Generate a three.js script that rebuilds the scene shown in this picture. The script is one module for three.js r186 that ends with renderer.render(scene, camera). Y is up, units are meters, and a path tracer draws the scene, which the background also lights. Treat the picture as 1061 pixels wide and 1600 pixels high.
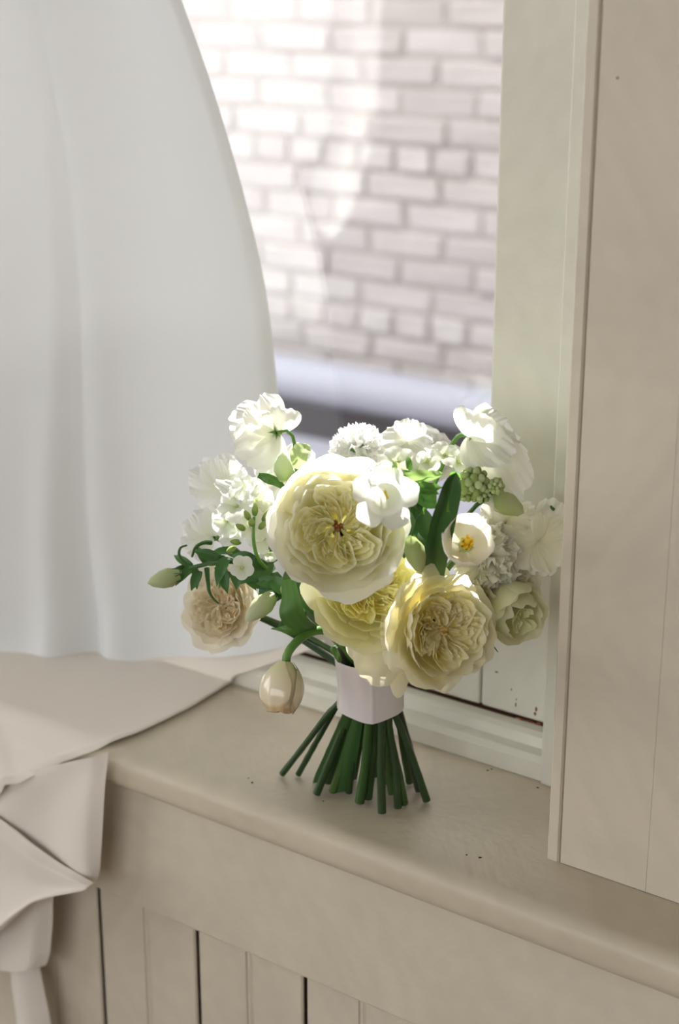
import * as THREE from 'three';
import { RoundedBoxGeometry } from 'three/addons/geometries/RoundedBoxGeometry.js';
import { mergeGeometries } from 'three/addons/utils/BufferGeometryUtils.js';
import { RectAreaLightUniformsLib } from 'three/addons/lights/RectAreaLightUniformsLib.js';
import { ImprovedNoise } from 'three/addons/math/ImprovedNoise.js';

// ---------------------------------------------------------------- camera
const F = 2535, PITCH = THREE.MathUtils.degToRad(18.75), YAW = THREE.MathUtils.degToRad(35.7);
const SILL = 0.48;                                             // height of the window ledge above the floor
const scene = new THREE.Scene();
const camera = new THREE.PerspectiveCamera(2 * Math.atan(800 / F) * 180 / Math.PI, 1061 / 1600, 0.05, 60);
const HEAD = new THREE.Vector3(-Math.sin(YAW), 0, -Math.cos(YAW));
const RIGHT = new THREE.Vector3(Math.cos(YAW), 0, -Math.sin(YAW));
const FWD = HEAD.clone().multiplyScalar(Math.cos(PITCH)).add(new THREE.Vector3(0, -Math.sin(PITCH), 0));
const UP = HEAD.clone().multiplyScalar(Math.sin(PITCH)).add(new THREE.Vector3(0, Math.cos(PITCH), 0));
const EYE = new THREE.Vector3(0.6518, SILL + 0.62, 0.933);
camera.position.copy(EYE);
camera.lookAt(EYE.clone().add(FWD));
camera.focus = 1.17;
camera.userData.fStop = 4.5;

// ---------------------------------------------------------------- sky, sun, exposure
const SUN = new THREE.Vector3(-0.6, 1.1, -1.0).normalize();   // towards the sun, which stands over the roof across the alley
scene.background = new THREE.Color(0.92, 0.96, 1.0);            // bright hazy sky
scene.backgroundIntensity = 1.0;
const sun = new THREE.DirectionalLight(new THREE.Color(1.0, 0.96, 0.9), 5.5);
sun.name = 'sun';
sun.target.position.set(0, 0.7, 0); sun.position.copy(SUN).multiplyScalar(8).add(sun.target.position);
sun.castShadow = true; sun.shadow.mapSize.set(4096, 4096);
Object.assign(sun.shadow.camera, { left: -4, right: 4, top: 4, bottom: -4, near: 0.1, far: 20 });
scene.add(sun, sun.target);

// soft room light added at two unseen windows, each light just inside its blind
RectAreaLightUniformsLib.init();
const SIDE = [0.35, 2.9], FACING = [-1.6, 1.8], LOW = 0.5, HIGH = 2.0;   // spans of the side window (z), the facing window (x), and both heights
for (const [name, x, z, w, tx, tz] of [['added_side_light', -2.215, (SIDE[0] + SIDE[1]) / 2, SIDE[1] - SIDE[0] - 0.1, 1, 0], ['added_front_light', (FACING[0] + FACING[1]) / 2, 3.415, FACING[1] - FACING[0] - 0.1, 0, -1]]) {
  const l = new THREE.RectAreaLight(new THREE.Color(0.92, 0.96, 1.0), 0.6, w, HIGH - LOW - 0.1);
  l.name = name; l.position.set(x, (LOW + HIGH) / 2, z); l.lookAt(x + tx, (LOW + HIGH) / 2, z + tz);
  scene.add(l);
}

const renderer = new THREE.WebGLRenderer({ antialias: true });
renderer.shadowMap.enabled = true;
renderer.toneMapping = THREE.LinearToneMapping;
renderer.toneMappingExposure = 3.5;

// ---------------------------------------------------------------- helpers
const V = (x, y, z) => new THREE.Vector3(x, y, z);
const ray = (x, y) => RIGHT.clone().multiplyScalar((x - 530.5) / F).addScaledVector(UP, (800 - y) / F).add(FWD);
const atY = (x, y, h) => { const d = ray(x, y); return EYE.clone().addScaledVector(d, (h - EYE.y) / d.y); };
const atZ = (x, y, z) => { const d = ray(x, y); return EYE.clone().addScaledVector(d, (z - EYE.z) / d.z); };
const atD = (x, y, w) => EYE.clone().addScaledVector(ray(x, y), w);
const facing = (a, b, c) => RIGHT.clone().multiplyScalar(a).addScaledVector(UP, b).addScaledVector(FWD, -c).normalize();
let seed = 7;
const rnd = () => { seed = (seed + 0x6d2b79f5) | 0; let t = Math.imul(seed ^ (seed >>> 15), 1 | seed); t = (t + Math.imul(t ^ (t >>> 7), 61 | t)) ^ t; return ((t ^ (t >>> 14)) >>> 0) / 4294967296; };
const rr = (a, b) => a + (b - a) * rnd();
const noise = new ImprovedNoise();
const lerp = THREE.MathUtils.lerp, smooth = THREE.MathUtils.smoothstep, clamp = THREE.MathUtils.clamp;
const used = new Map();
function numbered(name) { const n = used.get(name) ?? 0; used.set(name, n + 1); return n ? name + '_' + String(n).padStart(3, '0') : name; }
function tag(o, label, category, group, kind) {
  if (label) o.userData.label = label;
  if (category) o.userData.category = category;
  if (group) o.userData.group = group;
  if (kind) o.userData.kind = kind;
  return o;
}
function group(name, label, category, kind) { const g = new THREE.Group(); g.name = numbered(name); scene.add(g); return tag(g, label, category, null, kind); }
function mesh(name, geometry, material, parent) { const m = new THREE.Mesh(geometry, material); m.name = parent === scene ? numbered(name) : name; parent.add(m); return m; }
function box(x0, x1, y0, y1, z0, z1, radius = 0) {
  const w = x1 - x0, h = y1 - y0, d = z1 - z0;
  const g = radius ? new RoundedBoxGeometry(w, h, d, 2, radius) : new THREE.BoxGeometry(w, h, d);
  g.translate((x0 + x1) / 2, (y0 + y1) / 2, (z0 + z1) / 2);
  return metreUV(g);
}
function metreUV(g) {                                          // box-mapped uv, one unit to the metre
  const p = g.attributes.position, n = g.attributes.normal, uv = new Float32Array(p.count * 2);
  for (let i = 0; i < p.count; i++) {
    const ax = Math.abs(n.getX(i)), ay = Math.abs(n.getY(i)), az = Math.abs(n.getZ(i));
    const [u, v] = az >= ax && az >= ay ? [p.getX(i), p.getY(i)] : ax >= ay ? [p.getZ(i), p.getY(i)] : [p.getX(i), p.getZ(i)];
    uv[2 * i] = u; uv[2 * i + 1] = v;
  }
  g.setAttribute('uv', new THREE.BufferAttribute(uv, 2));
  return g;
}
function prism(profile, x0, x1, creased = true) {              // a (z, y) outline run along x
  const s = new THREE.Shape(profile.map(([z, y]) => new THREE.Vector2(-z, y)));
  const g = new THREE.ExtrudeGeometry(s, { depth: x1 - x0, bevelEnabled: false, curveSegments: 12 });
  g.rotateY(Math.PI / 2); g.translate(x0, 0, 0);
  return metreUV(g);
}
function grid(nu, nv, at, color) {                             // at(s in -1..1, t in 0..1) -> [x, y, z]
  const pos = [], uv = [], col = [], idx = [];
  for (let j = 0; j <= nv; j++) for (let i = 0; i <= nu; i++) {
    const s = -1 + 2 * i / nu, t = j / nv;
    pos.push(...at(s, t)); uv.push(i / nu, t);
    if (color) col.push(...color(s, t));
  }
  for (let j = 0; j < nv; j++) for (let i = 0; i < nu; i++) {
    const a = j * (nu + 1) + i, b = a + 1, c = a + nu + 1, d = c + 1;
    idx.push(a, b, d, a, d, c);
  }
  const g = new THREE.BufferGeometry();
  g.setAttribute('position', new THREE.Float32BufferAttribute(pos, 3));
  g.setAttribute('uv', new THREE.Float32BufferAttribute(uv, 2));
  if (color) g.setAttribute('color', new THREE.Float32BufferAttribute(col, 3));
  g.setIndex(idx); g.computeVertexNormals();
  return g;
}
function noiseTexture(size, fn, srgb) {
  const data = new Uint8Array(size * size * 4);
  for (let y = 0; y < size; y++) for (let x = 0; x < size; x++) {
    const v = fn(x / size, y / size), o = (y * size + x) * 4, c = Array.isArray(v) ? v : [v, v, v];
    for (let k = 0; k < 3; k++) data[o + k] = clamp(c[k], 0, 1) * 255;
    data[o + 3] = 255;
  }
  const t = new THREE.DataTexture(data, size, size);
  t.wrapS = t.wrapT = THREE.RepeatWrapping; t.magFilter = THREE.LinearFilter; t.minFilter = THREE.LinearMipmapLinearFilter; t.generateMipmaps = true;
  if (srgb) t.colorSpace = THREE.SRGBColorSpace;
  t.needsUpdate = true;
  return t;
}
// noise that repeats over the unit square
const tiled = (x, y, f, k = 0) => { const a = 2 * Math.PI * x, b = 2 * Math.PI * y, q = f / (2 * Math.PI); return noise.noise(Math.cos(a) * q + k, Math.sin(a) * q + Math.cos(b) * q * 0.7, Math.sin(b) * q + k * 1.7); };

// ---------------------------------------------------------------- materials of the setting
const brushBump = noiseTexture(256, (x, y) => 0.5 + 0.22 * tiled(x, y, 40, 1) + 0.16 * tiled(x, y, 14, 5) + 0.12 * tiled(x, y, 90, 9));
brushBump.repeat.set(4, 4);
const paintTone = noiseTexture(256, (x, y) => { const v = 0.955 + 0.03 * tiled(x, y, 6, 3) + 0.02 * tiled(x, y, 30, 8); return [v, v * 0.997, v * 0.985]; }, true);
paintTone.repeat.set(2.3, 2.3);
const paint = (hex, rough = 0.5) => new THREE.MeshPhysicalMaterial({ color: hex, map: paintTone, bumpMap: brushBump, bumpScale: 0.0006, roughness: rough });
const M = {
  cream: paint('#dcd2c2', 0.5), sash: paint('#e2dfd4', 0.42), ledge: paint('#d6cbb8', 0.42), wall: paint('#bfb8ad', 0.8), ceiling: paint('#a8a097', 0.9),
  dark: new THREE.MeshStandardMaterial({ color: '#140d0a', roughness: 0.9 }),
  lath: new THREE.MeshStandardMaterial({ color: '#6b5443', roughness: 0.95 }),
  bare: new THREE.MeshStandardMaterial({ color: '#7a4e38', roughness: 0.8 }),
  floor: new THREE.MeshStandardMaterial({ color: '#6f5b48', roughness: 0.6 }),
  glass: new THREE.MeshPhysicalMaterial({ color: '#ffffff', roughness: 0.0, transmission: 1, thickness: 0, ior: 1.5 }),
  blind: new THREE.MeshPhysicalMaterial({ color: '#f4f2ee', roughness: 1, transmission: 0.5, thickness: 0, side: THREE.DoubleSide }),
  mortar: new THREE.MeshStandardMaterial({ color: '#b6afad', roughness: 0.95 }),
  render: new THREE.MeshStandardMaterial({ color: '#d8d0c8', roughness: 0.95 }),
  outside: new THREE.MeshStandardMaterial({ color: '#8a837e', roughness: 0.95 }),
  pipe: new THREE.MeshStandardMaterial({ color: '#a9aab6', roughness: 0.45 }),
  pipeShade: new THREE.MeshStandardMaterial({ color: '#3b383b', roughness: 0.8 }),
  roof: new THREE.MeshStandardMaterial({ color: '#a3a3ae', roughness: 0.8 }),
  ground: new THREE.MeshStandardMaterial({ color: '#9c9a94', roughness: 0.95 }),
};
const brickBump = noiseTexture(256, (x, y) => 0.5 + 0.25 * tiled(x, y, 18, 2) + 0.2 * tiled(x, y, 60, 4));
const brickMats = ['#d1cac8', '#ccc5c3', '#d4cecc', '#c8c1bf', '#d0c9c6'].map((c) => new THREE.MeshStandardMaterial({ color: c, bumpMap: brickBump, bumpScale: 0.006, roughness: 0.95 }));

// ---------------------------------------------------------------- the room
const X0 = -2.2, X1 = 2.2, Z1 = 3.4, TOP = 2.6, OUT = -0.34;
const structure = (name) => group(name, null, null, 'structure');
{
  tag(mesh('floor', box(X0 - 0.2, X1 + 0.2, -0.2, 0, OUT, Z1 + 0.2), M.floor, scene), 'brown wooden floor of the room', null, null, 'structure');
  tag(mesh('ceiling', box(X0 - 0.2, X1 + 0.2, TOP, TOP + 0.2, OUT, Z1 + 0.2), M.ceiling, scene), 'plain white ceiling of the room', null, null, 'structure');
  tag(mesh('wall_right', box(X1, X1 + 0.2, 0, TOP, OUT, Z1 + 0.2), M.wall, scene), 'plain pale wall of the room', null, null, 'structure');
  const wl = tag(structure('wall_left'), 'pale room wall with a tall side window');
  const [a0, a1] = SIDE, b0 = LOW, b1 = HIGH;
  for (const q of [[OUT, a0, 0, TOP], [a1, Z1 + 0.2, 0, TOP], [a0, a1, 0, b0], [a0, a1, b1, TOP]]) mesh('masonry', box(X0 - 0.2, X0, q[2], q[3], q[0], q[1]), M.wall, wl);
  const wf = tag(structure('wall_front'), 'pale room wall with an added unseen window facing the ledge');
  const [c0, c1] = FACING;
  for (const q of [[X0, c0, 0, TOP], [c1, X1, 0, TOP], [c0, c1, 0, b0], [c0, c1, b1, TOP]]) mesh('masonry', box(q[0], q[1], q[2], q[3], Z1, Z1 + 0.2), M.wall, wf);
  const w2 = tag(structure('window_2'), 'tall white framed window in the side wall');
  for (const q of [[a0, a0 + 0.05, b0, b1], [a1 - 0.05, a1, b0, b1], [a0 + 0.05, a1 - 0.05, b0, b0 + 0.05], [a0 + 0.05, a1 - 0.05, b1 - 0.05, b1], [1.6, 1.64, b0 + 0.05, b1 - 0.05]]) mesh('frame', box(X0 - 0.12, X0 - 0.07, q[2], q[3], q[0], q[1]), M.sash, w2);
  const w3 = tag(structure('added_window_3'), 'wide white framed window, unseen, added for soft front light');
  for (const q of [[c0, c0 + 0.05, b0, b1], [c1 - 0.05, c1, b0, b1], [c0 + 0.05, c1 - 0.05, b0, b0 + 0.05], [c0 + 0.05, c1 - 0.05, b1 - 0.05, b1], [0.08, 0.12, b0 + 0.05, b1 - 0.05]]) mesh('frame', box(q[0], q[1], q[2], q[3], Z1 + 0.07, Z1 + 0.12), M.sash, w3);
  mesh('added_blind', box(X0 - 0.06, X0 - 0.055, b0, b1, a0, a1), M.blind, w2);  // unseen blinds, added as backing for the room lights
  mesh('added_blind', box(c0, c1, b0, b1, Z1 + 0.055, Z1 + 0.06), M.blind, w3);
}

// ---------------------------------------------------------------- window wall: ledge, panelling, sash
const WL = -1.18, GX0 = -1.1, GX1 = 0.031, HEADY = 2.1;       // window opening
{
  const wb = tag(structure('wall_back'), 'cream panelled window wall with boarding under the ledge');
  mesh('masonry', box(X0, WL - 0.07, SILL, TOP, OUT, 0), M.cream, wb);
  mesh('masonry', box(WL - 0.07, 0.20, HEADY + 0.06, TOP, OUT, 0), M.cream, wb);
  mesh('masonry', box(0.20, X1, SILL, TOP, OUT, -0.024), M.cream, wb);
  mesh('masonry', box(X0, X1, 0, SILL - 0.05, OUT, 0.020), M.lath, wb);
  mesh('masonry', box(X0, X1, SILL - 0.05, SILL - 0.012, OUT, -0.02), M.cream, wb);
  // outer face of the building above and beside the window
  mesh('masonry', box(X0, X1, TOP + 0.2, 4.2, OUT, OUT + 0.3), M.outside, wb);
  mesh('added_eave', box(X0, X1, 2.5, 2.58, -0.85, OUT), M.outside, wb);  // unseen overhang, added to cut the skylight and keep the ledge dim
  // tall casing boards beside the recess, the first with a beaded edge
  const cut = atZ(1021, 1212, 0).x;
  for (const [x0, x1] of [[0.1788, cut - 0.0001], [cut + 0.0001, cut + 0.36], [cut + 0.3602, X1]]) mesh('casing_board', box(x0, x1, SILL + 0.0005, TOP, -0.024, 0.0), M.cream, wb);
  const bead = new THREE.Shape([[0.1675, -0.03], [0.1675, -0.0015], [0.169, 0], [0.1758, 0.0002], [0.1770, -0.0010], [0.1776, -0.0035], [0.183, -0.0035], [0.183, -0.03]].map(([x, z]) => new THREE.Vector2(x, z)));
  const bg = new THREE.ExtrudeGeometry(bead, { depth: TOP - SILL, bevelEnabled: false, curveSegments: 10 }); bg.rotateX(-Math.PI / 2); bg.scale(1, 1, -1); bg.translate(0, SILL, 0);
  { const ix = bg.index; if (ix) { for (let i = 0; i < ix.count; i += 3) { const a = ix.getX(i); ix.setX(i, ix.getX(i + 1)); ix.setX(i + 1, a); } } }
  bg.computeVertexNormals();
  mesh('edge_bead', metreUV(bg), M.cream, wb);
  // end of the boxed wall towards the recess
  mesh('masonry', box(0.168, 0.20, SILL, TOP, OUT, -0.03), M.cream, wb);
  // fascia under the ledge and the boards below it
  mesh('fascia_board', box(X0, X1, 0.331, SILL - 0.03, 0.0205, 0.05, 0.002), M.cream, wb);
  const g0 = -0.2538, pitch = 0.1145;
  for (let k = -17; k < 22; k++) {
    const x0 = g0 + k * pitch + 0.0021, x1 = g0 + (k + 1) * pitch - 0.0021, c = (x0 + x1) / 2, a = 0.0015;
    // board with a shallow bead near its middle, as in beaded boarding
    const s = new THREE.Shape([[x0 + 0.012, 0.0202], [x0 + 0.012, 0.034], [x0, 0.0375], [x0, 0.0388], [x0 + 0.0015, 0.04], [c - 0.004, 0.04], [c - 0.003, 0.0386], [c, 0.0398], [c + 0.003, 0.0386], [c + 0.004, 0.04], [x1 - 0.0015, 0.04], [x1, 0.0388], [x1, 0.0375], [x1 - 0.012, 0.034], [x1 - 0.012, 0.0202]].map(([x, z]) => new THREE.Vector2(x, -z)));
    const b = new THREE.ExtrudeGeometry(s, { depth: 0.27, bevelEnabled: false }); b.rotateX(-Math.PI / 2); b.translate(0, 0.06, 0);
    mesh('wainscot_board', metreUV(b), M.cream, wb);
  }
  tag(mesh('baseboard_back', box(X0, X1, 0, 0.06, 0.0205, 0.05), M.cream, scene), 'plain cream baseboard under the boarding', null, null, 'structure');

  const w1 = tag(structure('window_1'), 'old cream painted sash window above the ledge');
  // ledge with a rounded nose
  const prof = [[OUT, SILL - 0.03]], R = 0.016;
  prof.push([0.05, SILL - 2 * R]);
  for (let k = 0; k <= 24; k++) { const a = -Math.PI / 2 + k / 24 * Math.PI; prof.push([0.05 + R * Math.pow(Math.abs(Math.cos(a)), 0.72), SILL - R + R * Math.sign(Math.sin(a)) * Math.pow(Math.abs(Math.sin(a)), 0.72)]); }
  prof.push([-0.12, SILL]);
  const ledgeGeo = ledge(prof.slice(1), X0, X1);
  mesh('window_stool', ledgeGeo, M.ledge ?? M.cream, w1);
  // riser mouldings behind the ledge
  const r1 = [[-0.20, SILL], [-0.1, SILL + 0.0005], [-0.099, SILL + 0.016], [-0.103, SILL + 0.0205], [-0.113, SILL + 0.0215], [-0.116, SILL + 0.029], [-0.121, SILL + 0.0315], [-0.131, SILL + 0.0315], [-0.131, SILL + 0.024], [-0.20, SILL + 0.022]];
  mesh('sill_moulding', prism(r1, WL, 0.1085), M.sash, w1);
  mesh('bare_sill', box(WL, 0.1085, SILL + 0.024, SILL + 0.0285, -0.175, -0.1312), M.bare, w1);
  // sash: stiles, rails, glazing bars, pane
  const zf = -0.132, zb = -0.172, yb = SILL + 0.0335, railTop = SILL + 0.0865;
  mesh('stile', box(GX1, 0.0975, yb, HEADY, zb, zf, 0.003), M.stile ?? M.sash, w1);
  mesh('stile', box(WL, GX0, yb, HEADY, zb, zf, 0.003), M.sash, w1);
  mesh('rail', box(GX0, GX1 - 0.0006, yb, railTop, zb, zf, 0.003), M.sash, w1);
  mesh('rail', box(GX0, GX1, HEADY - 0.07, HEADY, zb, zf, 0.003), M.sash, w1);
  const pane = mesh('pane', new THREE.BoxGeometry(GX1 - GX0 + 0.01, HEADY - 0.07 - railTop + 0.02, 0.004), M.glass, w1);
  pane.position.set((GX0 + GX1) / 2, (HEADY - 0.07 + railTop) / 2, -0.152);
  // stop strips at the sides and the head
  mesh('stop_strip', box(0.1, 0.168, SILL, HEADY + 0.06, -0.3, -0.128, 0.002), M.sash, w1);
  mesh('stop_strip', box(0.1085, 0.168, SILL, HEADY + 0.06, -0.128, -0.0955, 0.0025), M.sash, w1);
  mesh('stop_strip', box(0.1215, 0.168, SILL, HEADY + 0.06, -0.0955, -0.09, 0.002), M.sash, w1);
  mesh('stop_strip', box(WL - 0.07, WL, SILL, HEADY + 0.06, OUT, -0.095), M.sash, w1);
  mesh('head_strip', box(WL, 0.1, HEADY, HEADY + 0.06, OUT, -0.095), M.sash, w1);
  mesh('outer_sill', box(WL, 0.168, SILL - 0.012, SILL + 0.0, OUT - 0.04, -0.12), M.sash, w1);
}
// chips, rust and cracks in the old paint: small flat irregular flakes with an outline of their own
function flake(name, parent, material, at, normal, w, h, turn = 0) {
  const sh = new THREE.Shape();
  for (let k = 0; k < 11; k++) { const a = k / 11 * 2 * Math.PI, q = 1 + 0.35 * (rnd() - 0.5); const x = Math.cos(a) * w / 2 * q, y = Math.sin(a) * h / 2 * q; k ? sh.lineTo(x, y) : sh.moveTo(x, y); }
  const m = mesh(name, new THREE.ExtrudeGeometry(sh, { depth: 0.0003, bevelEnabled: false }), material, parent);
  m.position.copy(at); m.quaternion.setFromUnitVectors(V(0, 0, 1), normal); m.rotateZ(turn);
  return m;
}
{
  const w1 = scene.getObjectByName('window_1'), wb = scene.getObjectByName('wall_back'), up = V(0, 1, 0), out = V(0, 0, 1);
  const rust = new THREE.MeshStandardMaterial({ color: '#7b4526', roughness: 0.95 }), ochre = new THREE.MeshStandardMaterial({ color: '#b08a5a', roughness: 0.95 });
  for (const [x, y, r] of [[729, 1336, 0.0012], [750, 1340, 0.0020], [394, 1223, 0.0018], [388, 1216, 0.001], [505, 1252, 0.0012], [762, 1204, 0.0015], [768, 1202, 0.0012], [840, 1231, 0.0016]]) flake('paint_chip', w1, M.dark, atY(x, y, SILL), up, r, r * 1.3, rr(0, 3));
  for (const [x, y, w, h] of [[838, 1108, 0.0018, 0.004], [836, 1115, 0.0022, 0.0028], [806, 1101, 0.001, 0.0035], [807, 1093, 0.0008, 0.002], [799, 1077, 0.0007, 0.002], [776, 1050, 0.003, 0.0012]]) flake('rust_spot', w1, rust, atZ(x, y, -0.1319), out, w, h);
  for (let k = 0; k < 9; k++) { const x = lerp(810, 842, k / 8); flake('rust_spot', w1, k % 3 ? rust : ochre, atZ(x, 1122 + (x - 810) * 0.29 + rr(-2, 2), -0.1319), out, rr(0.003, 0.006), rr(0.001, 0.0024), 0); }
  for (const [x, y, w] of [[1003, 1402, 0.005], [1014, 1404, 0.007], [1026, 1410, 0.005], [1040, 1418, 0.009], [1056, 1424, 0.010], [948, 1385, 0.006], [956, 1388, 0.004]]) flake('paint_crack', wb, M.dark, atZ(x, y, 0.0001), out, w, 0.0009, -0.02);
  flake('paint_chip', wb, rust, atZ(965, 122, 0.0001), out, 0.0014, 0.0016);
}
function ledge(profile, x0, x1) {                              // smooth-shaded run of the ledge outline
  const parts = [], n = profile.length;
  const pos = [], uv = [], idx = [], nx = 2;
  let run = 0;
  for (let i = 0; i < n; i++) {
    if (i) run += Math.hypot(profile[i][0] - profile[i - 1][0], profile[i][1] - profile[i - 1][1]);
    for (let k = 0; k < nx; k++) { const x = k ? x1 : x0; pos.push(x, profile[i][1], profile[i][0]); uv.push(x, run); }
  }
  for (let i = 0; i < n - 1; i++) { const a = i * 2; idx.push(a, a + 1, a + 3, a, a + 3, a + 2); }
  const g = new THREE.BufferGeometry();
  g.setAttribute('position', new THREE.Float32BufferAttribute(pos, 3));
  g.setAttribute('uv', new THREE.Float32BufferAttribute(uv, 2));
  g.setIndex(idx); g.computeVertexNormals();
  return g;
}

// ---------------------------------------------------------------- across the alley
{
  const wn = tag(structure('wall_outside'), 'pale painted brick wall across the alley, seen through the pane');
  const zb = -2.36, course = 0.0672, long = 0.2135, top = 3.288;
  mesh('masonry', box(-9, 9, -0.4, top, zb - 0.35, zb - 0.004), M.mortar, wn);
  const geos = [];
  const brickGeo = (w) => {
    const g = new RoundedBoxGeometry(w, course - 0.0115, 0.05, 2, 0.008), p = g.attributes.position, k = rr(0, 99);
    for (let i = 0; i < p.count; i++) { const x = p.getX(i), y = p.getY(i), z = p.getZ(i); p.setXYZ(i, x + 0.006 * noise.noise(x * 14 + k, y * 20, z * 10), y + 0.004 * noise.noise(x * 12, y * 20 + k, 3), z + 0.006 * noise.noise(x * 16, y * 18, k)); }
    g.computeVertexNormals();
    return g;
  };
  const full = [0, 1, 2, 3, 4].map(() => brickGeo(long - 0.0115)), half = [0, 1, 2].map(() => brickGeo(long / 2 - 0.0115));
  for (let c = 0; c < 23; c++) {
    const y = -0.02 + c * course, header = c % 6 === 4;
    const step = header ? long / 2 : long;
    const shift = header ? 0.03 : (c % 2) * long / 2 + rr(-0.02, 0.02);
    for (let x = -2.7 + shift; x < -0.5; x += step) {
      const b = mesh('brick', (header ? half : full)[Math.floor(rnd() * (header ? 3 : 5))], brickMats[Math.floor(rnd() * 5)], wn);
      b.position.set(x, y + rr(-0.002, 0.002), zb + rr(-0.004, 0.004) - 0.02);
      b.rotation.z = rr(-0.012, 0.012);
    }
  }
  tag(mesh('roof_outside', box(-9, 9, -0.4, -0.02, zb - 0.02, OUT - 0.02), M.roof, scene), 'grey flat roof of the alley beyond the glass', null, null, 'structure');
  const pipe = group('drain_pipe', 'fat grey horizontal pipe running along the foot of the brick wall', 'pipe');
  const tube = new THREE.CylinderGeometry(0.058, 0.058, 9, 40); tube.rotateZ(Math.PI / 2);
  const py = 0.102, pz = -2.235;
  mesh('pipe_shade_strip', box(-5.5, 3.5, -0.02, 0.055, pz - 0.1, pz + 0.064), M.pipeShade, pipe);  // dark strip standing in for the shadow band under the pipe
  mesh('pipe_run', tube, M.pipe, pipe).position.set(-1, py, pz);
  for (const x of [-3.4, -0.6, 0.8]) mesh('pipe_bracket', box(x - 0.02, x + 0.02, -0.02, 0.08, pz - 0.03, pz + 0.03), M.roof, pipe);
  tag(mesh('ground', box(-14, 14, -0.6, -0.3, -9, 14), M.ground, scene), 'grey ground outside the house', null, null, 'structure');
}

// ---------------------------------------------------------------- the white drape
const weave = noiseTexture(256, (x, y) => 0.5 + 0.2 * Math.sin(x * 2 * Math.PI * 64) * Math.sin(y * 2 * Math.PI * 64) + 0.2 * tiled(x, y, 80, 6));
weave.repeat.set(10, 10);
M.cloth = new THREE.MeshPhysicalMaterial({ color: '#e4e5e6', roughness: 0.85, transmission: 0.025, thickness: 0, bumpMap: weave, bumpScale: 0.0002, sheen: 0.3, sheenColor: new THREE.Color('#ffffff'), sheenRoughness: 0.6, side: THREE.DoubleSide });
M.lining = new THREE.MeshPhysicalMaterial({ color: '#eee6dc', roughness: 0.9, transmission: 0.06, thickness: 0, bumpMap: weave, bumpScale: 0.0002, side: THREE.DoubleSide });
const spline = (pts) => { const c = new THREE.CatmullRomCurve3(pts, false, 'centripetal'); return (t) => c.getPoint(clamp(t, 0, 1)); };
function table(rows) {                                         // piecewise-linear lookup, smoothed by the caller's spacing
  return (x) => {
    if (x <= rows[0][0]) return rows[0][1];
    for (let i = 1; i < rows.length; i++) if (x <= rows[i][0]) { const [a, b] = rows[i - 1], [c, d] = rows[i], k = (x - a) / (c - a); return b + (d - b) * k; }
    return rows.at(-1)[1];
  };
}
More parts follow.
